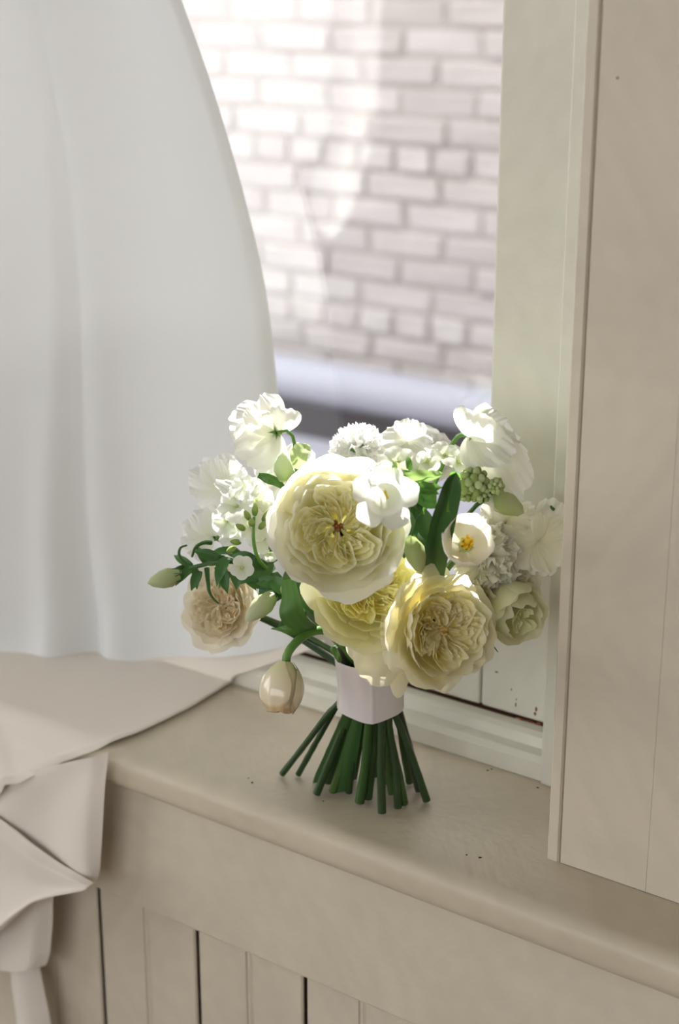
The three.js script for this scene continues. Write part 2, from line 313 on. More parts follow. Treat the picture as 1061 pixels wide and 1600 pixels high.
{
  const drape = group('white_drape', 'large plain white cloth hanging beside the pane and spilling over the ledge', 'fabric');
  // the big outer sheet: hem on the ledge, one free edge beside the pane
  const hem = [atY(-420, 1005, SILL + 0.001), atY(-200, 1012, SILL + 0.001), atY(0, 1021, SILL + 0.001), atY(70, 1025, SILL + 0.001), atY(135, 1031, SILL + 0.001), atY(160, 1029, SILL + 0.002), atY(220, 1031, SILL + 0.003), atZ(290, 1031, -0.0925), atZ(345, 1031, -0.0925), atZ(400, 1027, -0.093), atZ(450, 1019, -0.095), atZ(490, 1011, -0.100), atZ(507, 1000, -0.104)];
  const hemAt = spline(hem);
  const edgeX = spline([[0.52, -0.121], [0.6, -0.141], [0.68, -0.152], [0.765, -0.163], [0.844, -0.175], [0.92, -0.197], [1.011, -0.231], [1.07, -0.2575], [1.2, -0.315], [1.4, -0.405], [1.7, -0.5], [2.02, -0.56]].map(([y, x]) => V(x, y, 0)));
  const ex = (y) => { let a = 0, b = 1; for (let i = 0; i < 30; i++) { const m = (a + b) / 2; if (edgeX(m).y < y) a = m; else b = m; } return edgeX(a).x; };
  const xEnd = hem.at(-1).x, xBeg = hem[0].x, T = 2.04;
  const g = grid(150, 110, (s, t) => {
    const u = (s + 1) / 2, h = hemAt(u), tt = Math.pow(t, 1.25), y = h.y + (T - h.y) * tt, up = y - h.y;
    const right = ex(y), left = xBeg + 0.12 * tt, k = (h.x - xBeg) / (xEnd - xBeg);
    let x = lerp(left, right, k);
    const zTop = lerp(-0.085, -0.110, k);
    let z = lerp(h.z, zTop, smooth(up, 0, 0.5)) ;
    // soft standing folds, strongest just above the hem
    const low = Math.exp(-up / 0.16), fold = (x0, w, a) => a * Math.exp(-(((h.x - x0) / w) ** 2));
    z += low * (fold(-0.352, 0.016, -0.018) + fold(-0.375, 0.02, 0.01) + fold(-0.32, 0.025, 0.010) + fold(-0.26, 0.04, -0.004));
    z += 0.0022 * Math.sin(h.x * 15 + 1.3 + up * 0.7) * smooth(up, 0, 0.15) * (1 - smooth(k, 0.8, 1) * 0.7) + 0.002 * noise.noise(h.x * 7, up * 3, 2.2);
    // the hem rolls forward a little where it meets the ledge
    z += 0.004 * Math.exp(-up / 0.03) * smooth(0.75 - k, 0, 0.25);
    // the free edge turns back towards the glass
    z -= 0.004 * smooth(k, 0.965, 1) ** 2;
    return [x, y, z];
  });
  { const uv = g.attributes.uv; for (let i = 0; i < uv.count; i++) uv.setXY(i, uv.getX(i) * 0.9, uv.getY(i) * 1.5); }
  mesh('outer_sheet', g, M.cloth, drape);

  // path over the ledge: s runs down the riser (s < 0), across the ledge, round the nose and down the front
  const HANG = 0.018;
  const overLedge = (x, s, off) => {
    const R = 0.016 + off, flat = 0.15, arc = flat + R * Math.PI / 2;
    if (s < 0) return V(x, SILL - s + off * 0.6, -0.1 + off);
    if (s < flat) return V(x, SILL + off, -0.1 + off + s * (flat - off) / flat);
    if (s < arc) { const a = (s - flat) / R; return V(x, SILL - 0.016 + R * Math.cos(a), 0.05 + R * Math.sin(a)); }
    return V(x, SILL - 0.016 - (s - arc), 0.05 + R + HANG * smooth(s, arc, arc + 0.03));
  };
  const onLedge = (px, py, off) => {                           // photo pixel -> (x, s) on that path
    const R = 0.016 + off, a = atY(px, py, SILL + off);
    if (a.z < -0.1 + off) { const b = atZ(px, py, -0.1 + off); return [b.x, SILL - b.y]; }
    if (a.z < 0.05) return [a.x, a.z + 0.1];
    let best = null, err = 1e9;
    for (let k = 0; k <= 40; k++) { const ang = k / 40 * Math.PI / 2, y = SILL - 0.016 + R * Math.cos(ang), z = 0.05 + R * Math.sin(ang), q = atY(px, py, y); if (Math.abs(q.z - z) < err) { err = Math.abs(q.z - z); best = [q.x, 0.15 + R * ang]; } }
    const b = atZ(px, py, 0.05 + R + HANG);
    return b.y > SILL - 0.016 ? best : [b.x, 0.15 + R * Math.PI / 2 + SILL - 0.016 - b.y];
  };
  const polyline = (pts) => { const c = new THREE.CatmullRomCurve3(pts.map(([x, s]) => V(x, s, 0)), false, 'centripetal'); return (t) => c.getPoint(t); };
  // lining: lies on the ledge, runs over its nose, its free edge a long diagonal
  {
    const off = 0.003;
    const front = polyline([[506, 1014], [482, 1021], [455, 1030], [420, 1043], [390, 1053], [365, 1064], [335, 1084], [300, 1105], [250, 1130], [205, 1150], [162, 1168], [120, 1186], [60, 1211], [0, 1246], [-60, 1290], [-160, 1370]].map(([x, y]) => onLedge(x, y, off)));
    const back = polyline([[508, 1003], [480, 1008], [440, 1012], [400, 1018], [350, 1018], [300, 1018], [250, 1018], [200, 1016], [140, 1014], [70, 1008], [0, 1000], [-60, 996], [-130, 990], [-200, 985], [-280, 980], [-400, 975]].map(([x, y]) => onLedge(x, y, off)));
    const lg = grid(120, 60, (s, t) => {
      const u = (s + 1) / 2, a = back(u), b = front(u), x = lerp(a.x, b.x, t), d = lerp(a.y, b.y, t);
      let lift = off + 0.0012 * (0.5 + 0.5 * noise.noise(x * 16, d * 12, 4.1)) + 0.0003 * noise.noise(x * 50, d * 40, 1.1);
      // pressed folds fanning from the ledge nose
      lift += 0.004 * Math.exp(-(((d - 0.17 - (x + 0.36) * 0.9) / 0.012) ** 2)) * smooth(d, 0.12, 0.2);
      lift += 0.0025 * Math.exp(-(((t - 0.985) / 0.012) ** 2));
      const p = overLedge(x, d, lift);
      return [p.x, p.y, p.z];
    });
    mesh('lining', lg, M.lining, drape);
  }
  // hanging folds in front of the boarding
  const hang = (name, material, z0, rightPx, leftPx, fn, nu = 40, nv = 50) => {
    const a = spline(rightPx.map(([x, y]) => atZ(x, y, z0))), b = spline(leftPx.map(([x, y]) => atZ(x, y, z0)));
    const hg = grid(nu, nv, (s, t) => { const u = (s + 1) / 2, p = b(t).lerp(a(t), u); const [dx, dz] = fn(u, t, p); return [p.x + dx, p.y, p.z + dz]; });
    return mesh(name, hg, material, drape);
  };
  const soft = (x, y) => 0.0025 * noise.noise(x * 24, y * 11, 7.7);
  hang('hanging_fold', M.lining, 0.083, [[160.5, 1180], [159.5, 1195], [157, 1230], [153, 1280], [149, 1330], [146, 1365], [141, 1385]], [[-120, 1240], [-120, 1250], [-120, 1270], [-110, 1300], [-70, 1330], [30, 1350], [90, 1366]],
    (u, t, p) => [0, -0.001 + soft(p.x, p.y) + 0.004 * Math.sin((u * 5 + 2.2 * t) * 2.4) * smooth(t, 0, 0.4) * (1 - u * 0.6) - 0.006 * smooth(u, 0.93, 1)]);
  hang('turned_fold', M.lining, 0.092, [[-130, 1190], [-40, 1250], [0, 1284], [40, 1318], [80, 1350], [108, 1366], [139, 1384]], [[-130, 1500], [-60, 1482], [0, 1455], [30, 1430], [55, 1409], [85, 1399], [136, 1388]],
    (u, t, p) => [0, 0.004 * Math.sin(u * 7 + t * 3) * (1 - t) + 0.005 * Math.exp(-(((u - 0.06) / 0.06) ** 2)) + soft(p.x, p.y) - 0.006 * smooth(u, 0.85, 1)], 50, 50);
  hang('lower_fold', M.lining, 0.075, [[88, 1380], [76, 1405], [74, 1440], [71, 1475], [68, 1500], [63, 1514]], [[-130, 1420], [-130, 1450], [-130, 1470], [-130, 1490], [-130, 1512], [-130, 1522]],
    (u, t, p) => [0, soft(p.x, p.y) + 0.003 * Math.sin(u * 9) - 0.008 * smooth(u, 0.92, 1)]);
  hang('tail', M.lining, 0.066, [[50, 1490], [57, 1515], [64, 1550], [72, 1590], [80, 1640], [88, 1700]], [[-60, 1500], [8, 1516], [14, 1550], [20, 1590], [24, 1640], [28, 1700]],
    (u, t, p) => [0, 0.010 * Math.sin(u * Math.PI) - 0.004]);
}

// a narrow white curtain added in the room, out of view, to put a pale streak in the pane
{
  const mirror = (px, py, d) => { const p = atZ(px, py, -0.154 * 2 - d); p.z = d; return p; };   // the point a depth d into the room that the pane shows at that pixel
  const strip = group('added_curtain', 'narrow white curtain added out of view to put a streak in the pane', 'curtain');
  const l = spline([[520, -700], [520, -300], [521, 0], [519, 120], [514, 205], [498, 250], [488, 300], [497, 350], [522, 374]].map(([x, y]) => mirror(x, y, 0.42)));
  const r = spline([[610, -700], [610, -300], [608, 0], [604, 120], [598, 205], [585, 250], [570, 300], [550, 350], [527, 375]].map(([x, y]) => mirror(x, y, 0.42)));
  const cg = grid(24, 60, (s, t) => { const u = (s + 1) / 2, p = l(t).lerp(r(t), u); return [p.x, p.y, p.z + 0.012 * Math.sin(u * 5)]; });
  mesh('curtain_cloth', cg, M.cloth, strip);
  const top = l(0).lerp(r(0), 0.5);
  mesh('curtain_cord', new THREE.CylinderGeometry(0.004, 0.004, TOP - top.y + 0.02, 8).translate(top.x, (TOP + top.y) / 2, top.z + 0.01), M.cloth, strip);
}

// ---------------------------------------------------------------- the bouquet
const bouquet = group('flower_bouquet', 'round bouquet of cream roses and white blossoms tied with satin, standing on the ledge', 'bouquet');
bouquet.position.set(0, SILL, 0);
const deg = Math.PI / 180;
const petalMat = (t, rough = 1) => new THREE.MeshPhysicalMaterial({ color: '#ffffff', vertexColors: true, roughness: rough, transmission: t, thickness: 0, specularIntensity: 0.4, side: THREE.DoubleSide });
M.petal = petalMat(0.45); M.thin = petalMat(0.5); M.leafy = petalMat(0.3);
M.green = new THREE.MeshPhysicalMaterial({ color: '#ffffff', vertexColors: true, roughness: 0.45, side: THREE.DoubleSide });
M.waxy = new THREE.MeshPhysicalMaterial({ color: '#ffffff', vertexColors: true, roughness: 0.3, clearcoat: 1, clearcoatRoughness: 0.06, side: THREE.DoubleSide });
const WHITE = [0.94, 0.94, 0.92], CREAM = [0.94, 0.91, 0.80], YELLOW = [0.92, 0.76, 0.30], PEACH = [0.90, 0.72, 0.50], LIME = [0.56, 0.66, 0.28], LEAF = [0.045, 0.13, 0.028], MID = [0.12, 0.27, 0.05], RUST = [0.30, 0.10, 0.03];
const mix = (a, b, k) => a.map((v, i) => v + (b[i] - v) * clamp(k, 0, 1));
const tint = (c, k) => c.map((v) => v * k);

// a part of the bouquet whose own z axis looks along n, its y axis up in the picture
function part(name, geometry, material, at, n, roll = 0) {
  const m = mesh(name, geometry, material, bouquet);
  m.position.copy(at).sub(bouquet.position);
  const z = n.clone().normalize(), x = UP.clone().cross(z).normalize(), y = z.clone().cross(x);
  m.quaternion.setFromRotationMatrix(new THREE.Matrix4().makeBasis(x, y, z)).multiply(new THREE.Quaternion().setFromAxisAngle(V(0, 0, 1), roll));
  return m;
}
// one free petal or leaf: leaves the flower's axis at azimuth phi, rising by th0 and ending at th1
function petal(o) {
  const { phi = 0, L = 0.03, W = 0.015, th0 = 0, th1 = 0, cup = 0, ruf = 0, k = 6, ph = rr(0, 6), base = 0.3, round = 0.3, notch = 0, serr = 0, sk = 40, point = 0, z0 = 0, r0 = 0, c0 = WHITE, c1 = WHITE, cp = 1, nu = 12, nv = 9, twist = 0, fold = 0, wav = 0 } = o;
  const D = Math.abs(th1 - th0) < 1e-3 ? 1e-3 : th1 - th0, cf = Math.cos(phi), sf = Math.sin(phi);
  return grid(nu, nv, (s, t) => {
    let w = W * (base + (1 - base) * Math.pow(Math.sin(Math.min(1, t * 1.2) * Math.PI / 2), 0.8));
    if (point) w *= 1 - Math.pow(t, 2.2) * point;
    const tt = t * (1 - round * Math.pow(Math.abs(s), 2.6) - notch * Math.exp(-((s / 0.16) ** 2)) + wav * (Math.sin(9 * s + ph * 3) + 0.7 * Math.sin(21 * s + ph)) * smooth(t, 0.55, 1) + serr * (Math.abs(((s * sk * 0.5 + ph) % 1 + 1) % 1 - 0.5) - 0.25) * smooth(t, 0.6, 1));
    const th = th0 + D * tt;
    let q = L * (Math.sin(th) - Math.sin(th0)) / D, a = L * (Math.cos(th0) - Math.cos(th)) / D, x = s * w;
    const d = cup * s * s * w + fold * Math.abs(s) * w + ruf * tt * tt * (Math.sin(k * s + ph) + 0.5 * Math.sin(k * 2.3 * s + ph * 2.1)) + twist * s * tt * w + 0.45 * ruf * smooth(tt, 0.6, 1) * Math.sin(k * 4.1 * s + ph * 1.7) + (wav ? 0.0002 * Math.sin(26 * s + ph) * smooth(t, 0.1, 0.5) : 0);
    q += -Math.sin(th) * d + r0; a += Math.cos(th) * d + z0;
    return [q * cf - x * sf, q * sf + x * cf, a];
  }, (s, t) => mix(c0, c1, Math.pow(t, cp)));
}
// a bowl petal of a rose: a piece of a shell of revolution
function bowlPetal(o) {
  const { phi, half, r1, z1, belly, zb, R, curl = 0, ruf = 0, k = 5, ph = rr(0, 6), round = 0.2, c0, c1, cp = 1.2, nu = 16, nv = 10, notch = 0 } = o;
  return grid(nu, nv, (s, t) => {
    const tt = t * (1 - round * Math.pow(Math.abs(s), 3) - notch * Math.exp(-((s / 0.2) ** 2)) + 0.025 * Math.sin(s * 9 + ph) * smooth(t, 0.5, 1));
    const u = 1 - tt, B = [u * u, 2 * u * tt, tt * tt];
    let rho = B[0] * 0.1 + B[1] * belly + B[2] * r1, z = B[0] * zb + B[1] * (zb * 0.85) + B[2] * z1;
    const e = smooth(tt, 0.72, 1); rho += curl * e * e; z -= curl * 0.45 * e * e;
    rho += ruf * tt * tt * (Math.sin(k * s + ph) + 0.4 * Math.sin(2.7 * k * s + 2 * ph));
    z += ruf * 0.5 * tt * tt * Math.sin(1.7 * k * s + ph);
    rho += 0.03 * s * s * tt;
    const f = phi + s * half * (0.35 + 0.65 * Math.sin(Math.min(1, t * 1.5) * Math.PI / 2));
    return [R * rho * Math.cos(f), R * rho * Math.sin(f), R * z];
  }, (s, t) => mix(c0, c1, Math.pow(t, cp)));
}
// a folded petal of a quartered rose heart: a wall along a U in plan that opens towards the centre
function quarterPetal(o) {
  const { theta, half, ro, ri, zt, zb, R, lean = 0.62, c0, c1, ph = rr(0, 6), nu = 22, nv = 7, dip = 0.16, twist = 0.5 } = o;
  return grid(nu, nv, (s, t) => {
    const a = Math.sign(s) * Math.pow(Math.abs(s), 0.7) * half, rad = ri + (ro - ri) * (1 - Math.pow(Math.abs(s), 2.4));
    const wob = 0.035 * Math.sin(5 * s + ph) * t + 0.022 * Math.sin(13 * s + 2 * ph) * t;
    const sc = lerp(lean, 1, Math.sqrt(t)), cx = 0.30 * (ro + ri) * 0.6;
    let x = rad * Math.cos(a) + wob, y = rad * Math.sin(a) * 1.02 + wob * 0.6;
    x = cx + (x - cx) * sc; y *= sc;
    const rim = zt - dip * (1 - Math.min(1, rad / 0.5)) + 0.03 * Math.sin(7 * s + ph) + 0.02 * Math.sin(17 * s + ph);
    const z = lerp(zb, rim, t);
    const theta2 = theta + twist * (Math.hypot(x, y) - 0.4);
    return [R * (x * Math.cos(theta2) - y * Math.sin(theta2)), R * (x * Math.sin(theta2) + y * Math.cos(theta2)), R * z];
  }, (s, t) => mix(c0, c1, Math.pow(t, 1.6)));
}
function tube(points, r0, r1, color, seg = 14, rad = 7, rough = 0) {
  const c = new THREE.CatmullRomCurve3(points, false, 'centripetal'), g = new THREE.TubeGeometry(c, seg, 1, rad, false), p = g.attributes.position, col = [];
  for (let i = 0; i <= seg; i++) {
    const o = c.getPointAt(i / seg), r = lerp(r0, r1, i / seg);
    for (let j = 0; j <= rad; j++) {
      const k = i * (rad + 1) + j, v = V(p.getX(k), p.getY(k), p.getZ(k)).sub(o).multiplyScalar(r * (1 + rough * noise.noise(i * 0.9, r0 * 9000, 2))).add(o);
      p.setXYZ(k, v.x, v.y, v.z); col.push(...tint(color, 1 + 0.25 * noise.noise(i * 0.7, j * 0.3, r0 * 4000)));
    }
  }
  g.setAttribute('color', new THREE.Float32BufferAttribute(col, 3));
  g.computeVertexNormals();
  return g;
}
function lathe(pts, color, seg = 14, c1) {
  const g = new THREE.LatheGeometry(pts.map(([r, y]) => new THREE.Vector2(r, y)), seg); g.rotateX(Math.PI / 2);
  const n = g.attributes.position.count, col = [], m = pts.length;
  for (let i = 0; i < n; i++) col.push(...mix(color, c1 ?? color, (i % m) / (m - 1)));
  g.setAttribute('color', new THREE.Float32BufferAttribute(col, 3));
  return g;
}
const sub = (parent, name, geometry, material) => { const m = new THREE.Mesh(geometry, material); m.name = name; parent.add(m); return m; };
const calyx = (r, color = MID) => lathe([[0.0001, -r * 1.5], [r * 0.45, -r * 1.4], [r * 0.8, -r * 0.9], [r, -r * 0.2], [r * 0.7, 0]], color, 12);
const ends = [];                                               // where stems must arrive: [point, direction into the flower]
const arrive = (at, n, d) => ends.push([at.clone().addScaledVector(n, -d), n]);

function rose(name, px, py, w, n, R, roll, o) {
  const at = atD(px, py, w), { c0, c1, layers, quarters = 5, levels = 4, zq = 0.2, core = RUST, inner = c0, innerTip = c1 } = o;
  const bits = [calyx(R * 0.28).translate(0, 0, -R * 0.5)];
  for (let i = 0; i < 14; i++) { const a = rr(0, 6.28), q = rr(0, 0.11) * R; const s = new THREE.SphereGeometry(R * 0.038, 5, 4); s.scale(1, 1, 2.2); s.translate(q * Math.cos(a), q * Math.sin(a), R * rr(-0.12, 0.0)); s.deleteAttribute('uv'); s.setAttribute('color', new THREE.Float32BufferAttribute(Array.from({ length: s.attributes.position.count }, () => core).flat(), 3)); bits.push(s); }
  bits[0].deleteAttribute('uv');
  const m = part(name, mergeGeometries(bits), M.green, at, n, roll);
  for (const l of layers) for (let i = 0; i < l.n; i++) {
    const phi = (i + (l.off ?? rnd()) + rr(-0.12, 0.12)) * 2 * Math.PI / l.n;
    sub(m, 'petal', bowlPetal({ phi, half: (l.half ?? 1.25) * Math.PI / l.n * rr(0.92, 1.1), r1: l.r * rr(0.96, 1.04), z1: l.z + rr(-0.03, 0.03), belly: l.belly ?? l.r * 0.84, zb: l.zb ?? -0.42, curl: (l.curl ?? 0) * rr(0.6, 1.3), ruf: l.ruf ?? 0.03, R, c0, c1: l.c1 ?? c1, notch: rnd() < 0.4 ? 0.05 : 0 }), M.petal);
  }
  // the heart: folded petals in a ring round a whorl of narrow pleats that swirl into the centre
  const whorls = o.whorls ?? [{ q: 5, levels: 3, ro: 0.70, ri: 0.30, half: 1.25, z: zq, twist: 0.5 }, { q: 8, levels: 3, ro: 0.52, ri: 0.07, half: 1.35, z: zq - 0.02, twist: 0.95 }];
  for (const h of whorls) for (let q = 0; q < h.q; q++) {
    const theta = (q + rnd() * 0.4) * 2 * Math.PI / h.q, size = rr(0.88, 1.08);
    for (let j = 0; j < h.levels; j++) sub(m, 'petal', quarterPetal({ theta: theta + rr(-0.08, 0.08), half: Math.PI / h.q * h.half * (1 - 0.62 * j / h.levels), ro: size * (h.ro - (h.ro - h.ri) * 0.62 * j / h.levels), ri: h.ri + 0.02 * j, zt: h.z - 0.015 * j + rr(-0.025, 0.025), zb: h.z - 0.25, lean: 0.48 - 0.1 * rnd(), twist: h.twist, dip: 0.2, R, c0: inner, c1: innerTip }), M.petal);
  }
  arrive(at, n, R * 0.6);
  return m;
}
const fan = (name, px, py, w, n, petals, o = {}) => {
  const at = atD(px, py, w), r = o.calyx ?? 0.004, cg = calyx(r, o.green ?? MID);
  const m = part(name, cg, M.green, at, n, 0);
  for (const p of petals) sub(m, p.name ?? 'petal', petal({ ...p, phi: (p.phi ?? 0) * deg, th0: (p.th0 ?? 0) * deg, th1: (p.th1 ?? 0) * deg }), p.mat ?? o.mat ?? M.thin);
  if (!o.nostem) arrive(at, n, r * 1.4);
  return m;
};
// ruffled carnation head
function carnation(px, py, w, n, R, c0, c1, count = 26) {
  const list = [];
  for (let i = 0; i < count; i++) {
    const ring = i / count, th = lerp(80, 0, Math.pow(ring, 0.6));
    list.push({ phi: i * 137.5, L: R * lerp(0.62, 1.05, ring), W: R * rr(0.5, 0.7), th0: th, th1: th - lerp(20, 34, ring), ruf: R * 0.14, k: 9, serr: 0.10, sk: 13, round: 0.2, base: 0.22, c0, c1, nu: 36, nv: 8, z0: -R * 0.2 });
  }
  return fan('carnation', px, py, w, n, list, { mat: M.thin, calyx: R * 0.3 });
}
function bud(name, px, py, w, dir, len, r, color, c1, sepals = 5, parentColor = MID) {   // closed bud lying along dir
  const g = lathe([[0.0002, 0], [r * 0.6, len * 0.08], [r, len * 0.35], [r * 0.92, len * 0.6], [r * 0.5, len * 0.88], [0.0002, len]], color, 12, c1);
  const m = part(name, g, M.leafy, atD(px, py, w), dir, rr(0, 3));
  for (let i = 0; i < sepals; i++) sub(m, 'sepal', petal({ phi: i * 2 * Math.PI / sepals, L: len * 0.55, W: r * 0.5, th0: 55 * deg, th1: 95 * deg, point: 0.9, base: 0.6, r0: r * 0.35, c0: parentColor, c1: tint(parentColor, 1.3), nu: 4, nv: 5, round: 0.1 }), M.green);
  return m;
}
function leaf(name, pts, W, o = {}) {                           // a blade along picture points [px, py, depth]
  const c = new THREE.CatmullRomCurve3(pts.map((p) => atD(...p).sub(bouquet.position)), false, 'centripetal'), side = (o.side ?? facing(1, 0, 0.2)), { c0 = LEAF, c1 = MID, fold = 0.35, tipAt = 0.55, minW = 0.35 } = o;
  const g = grid(8, 20, (s, t) => {
    const p = c.getPoint(t), d = c.getTangent(t), x = side.clone().addScaledVector(d, -side.dot(d)).normalize(), z = x.clone().cross(d);
    const w = W * (t < tipAt ? lerp(minW, 1, smooth(t, 0, tipAt)) : Math.sqrt(Math.max(0, 1 - ((t - tipAt) / (1 - tipAt)) ** 2)));
    const tw = (o.twist ?? 0) * t, xx = x.clone().multiplyScalar(Math.cos(tw)).addScaledVector(z, Math.sin(tw));
    p.addScaledVector(xx, s * w).addScaledVector(z, fold * Math.abs(s) * w + 0.0006 * Math.sin(t * 14 + s * 2));
    return [p.x, p.y, p.z];
  }, (s, t) => mix(c0, c1, 0.5 + 0.5 * Math.sin(s * 9)  * 0.3));
  return mesh(name, g, o.mat ?? M.leaf, bouquet);
}
M.leaf = new THREE.MeshPhysicalMaterial({ color: '#ffffff', vertexColors: true, roughness: 0.5, transmission: 0.0, side: THREE.DoubleSide });
M.leafThin = new THREE.MeshPhysicalMaterial({ color: '#ffffff', vertexColors: true, roughness: 1, transmission: 0.4, thickness: 0, side: THREE.DoubleSide });

// --- the roses
rose('garden_rose', 529, 822, 1.11, facing(-0.02, 0.2, 1), 0.0450, 0.3, {
  c0: [0.97, 0.92, 0.50], c1: [0.97, 0.96, 0.82], inner: [0.98, 0.91, 0.42], innerTip: [0.98, 0.97, 0.76], quarters: 5, levels: 7, zq: 0.24, heart: 0.70,
  layers: [{ n: 6, r: 1.03, z: 0.0, curl: 0.10, half: 1.35, c1: WHITE, ruf: 0.025 }, { n: 6, r: 0.97, z: 0.10, curl: 0.06, half: 1.3, ruf: 0.02 }, { n: 7, r: 0.89, z: 0.17, curl: 0.04, ruf: 0.02 }, { n: 7, r: 0.80, z: 0.22, curl: 0.02, ruf: 0.02 }, { n: 7, r: 0.70, z: 0.25, ruf: 0.02 }],
});
rose('garden_rose', 577, 916, 1.148, facing(0.15, 0.36, 1), 0.0415, 1.1, {
  c0: [0.97, 0.92, 0.46], c1: [0.97, 0.95, 0.68], inner: [0.98, 0.89, 0.34], innerTip: [0.98, 0.96, 0.62], quarters: 4, levels: 6, zq: 0.22, heart: 0.74,
  layers: [{ n: 6, r: 1.05, z: 0.0, curl: 0.12, half: 1.3, ruf: 0.03 }, { n: 6, r: 0.95, z: 0.12, curl: 0.05, half: 1.3 }, { n: 6, r: 0.83, z: 0.2 }, { n: 6, r: 0.72, z: 0.25 }],
});
const low = rose('garden_rose', 692, 984, 1.128, facing(0.55, -0.05, 1), 0.0415, 2.0, {
  c0: [0.97, 0.90, 0.52], c1: [0.97, 0.94, 0.74], inner: [0.98, 0.87, 0.40], innerTip: [0.98, 0.95, 0.70], quarters: 5, levels: 5, zq: 0.2, heart: 0.74, core: [0.72, 0.5, 0.18],
  layers: [{ n: 6, r: 1.0, z: 0.02, curl: 0.10, half: 1.3, ruf: 0.03 }, { n: 6, r: 0.93, z: 0.16, curl: 0.03, half: 1.25 }, { n: 6, r: 0.8, z: 0.23 }, { n: 6, r: 0.7, z: 0.25 }],
});
rose('garden_rose', 342, 948, 1.235, facing(-0.4, 0.1, 1), 0.0300, 0.6, {
  c0: [0.98, 0.88, 0.68], c1: [0.98, 0.93, 0.81], inner: [0.98, 0.86, 0.62], innerTip: [0.98, 0.92, 0.77], quarters: 4, levels: 3, zq: 0.2, core: PEACH,
  layers: [{ n: 5, r: 1.04, z: 0.0, curl: 0.14, half: 1.3, ruf: 0.05 }, { n: 6, r: 0.92, z: 0.14, curl: 0.06, half: 1.3, ruf: 0.04 }, { n: 6, r: 0.8, z: 0.2, ruf: 0.04 }, { n: 5, r: 0.66, z: 0.22, ruf: 0.04 }],
});
rose('garden_rose', 790, 905, 1.175, facing(0.5, 0.25, 0.8), 0.0310, 0.2, {
  c0: [0.90, 0.86, 0.60], c1: [0.94, 0.90, 0.76], inner: [0.90, 0.86, 0.62], innerTip: [0.94, 0.90, 0.74], quarters: 4, levels: 3, zq: 0.25, core: CREAM,
  layers: [{ n: 5, r: 0.98, z: 0.0, curl: 0.12, half: 1.3, ruf: 0.05 }, { n: 5, r: 0.9, z: 0.2, curl: 0.05, half: 1.3, ruf: 0.03 }, { n: 5, r: 0.75, z: 0.3, ruf: 0.03 }],
});
rose('garden_rose', 654, 702, 1.235, facing(0.15, 0.75, 0.65), 0.0285, 0.2, {
  c0: [0.93, 0.92, 0.82], c1: WHITE, inner: [0.93, 0.92, 0.82], innerTip: WHITE, quarters: 4, levels: 3, zq: 0.22, core: CREAM,
  layers: [{ n: 5, r: 1.08, z: 0.0, curl: 0.14, half: 1.35, ruf: 0.05 }, { n: 6, r: 0.92, z: 0.16, curl: 0.05, half: 1.3, ruf: 0.03 }, { n: 5, r: 0.76, z: 0.26, ruf: 0.03 }],
});
// a half-closed greenish rose tucked in under the carnation
rose('rosebud', 797, 952, 1.172, facing(0.45, -0.4, 0.8), 0.0250, 0.9, {
  c0: [0.80, 0.84, 0.46], c1: [0.92, 0.91, 0.68], core: CREAM,
  layers: [{ n: 4, r: 0.72, z: 0.75, belly: 1.15, zb: -0.7, half: 1.5, ruf: 0.03, curl: 0.12 }, { n: 4, r: 0.55, z: 0.85, belly: 1.0, zb: -0.6, half: 1.4, ruf: 0.02 }],
  whorls: [{ q: 3, levels: 2, ro: 0.45, ri: 0.1, half: 1.3, z: 0.8, twist: 0.9 }],
});
// loose outer petals fallen open under the lower roses
fan('loose_petals', 628, 965, 1.15, facing(0, -0.2, 1), [
  { phi: 246, L: 0.056, W: 0.0215, th0: 20, th1: -25, cup: -0.25, ruf: 0.001, base: 0.45, c0: [0.95, 0.88, 0.56], c1: [0.96, 0.91, 0.70], nu: 14, nv: 12 },
  { phi: 268, L: 0.061, W: 0.0125, th0: 5, th1: -12, cup: -0.5, base: 0.3, point: 0.35, r0: 0.0, c0: [0.94, 0.86, 0.54], c1: [0.95, 0.88, 0.64], nu: 12, nv: 12 },
  { phi: 222, L: 0.050, W: 0.017, th0: 12, th1: -30, cup: -0.2, base: 0.45, c0: [0.95, 0.89, 0.56], c1: [0.95, 0.91, 0.68], nu: 14, nv: 12 },
  { phi: 262, L: 0.058, W: 0.0175, th0: 42, th1: -22, cup: -0.3, base: 0.55, point: 0.3, r0: -0.018, z0: 0.004, wav: 0.02, ruf: 0.0008, c0: [0.96, 0.90, 0.60], c1: [0.97, 0.93, 0.74], nu: 16, nv: 14 },
  { phi: 300, L: 0.040, W: 0.020, th0: 60, th1: 10, cup: -0.35, base: 0.5, z0: -0.004, c0: [0.95, 0.88, 0.64], c1: [0.95, 0.91, 0.78], nu: 14, nv: 12 },
], { mat: M.petal, nostem: true });

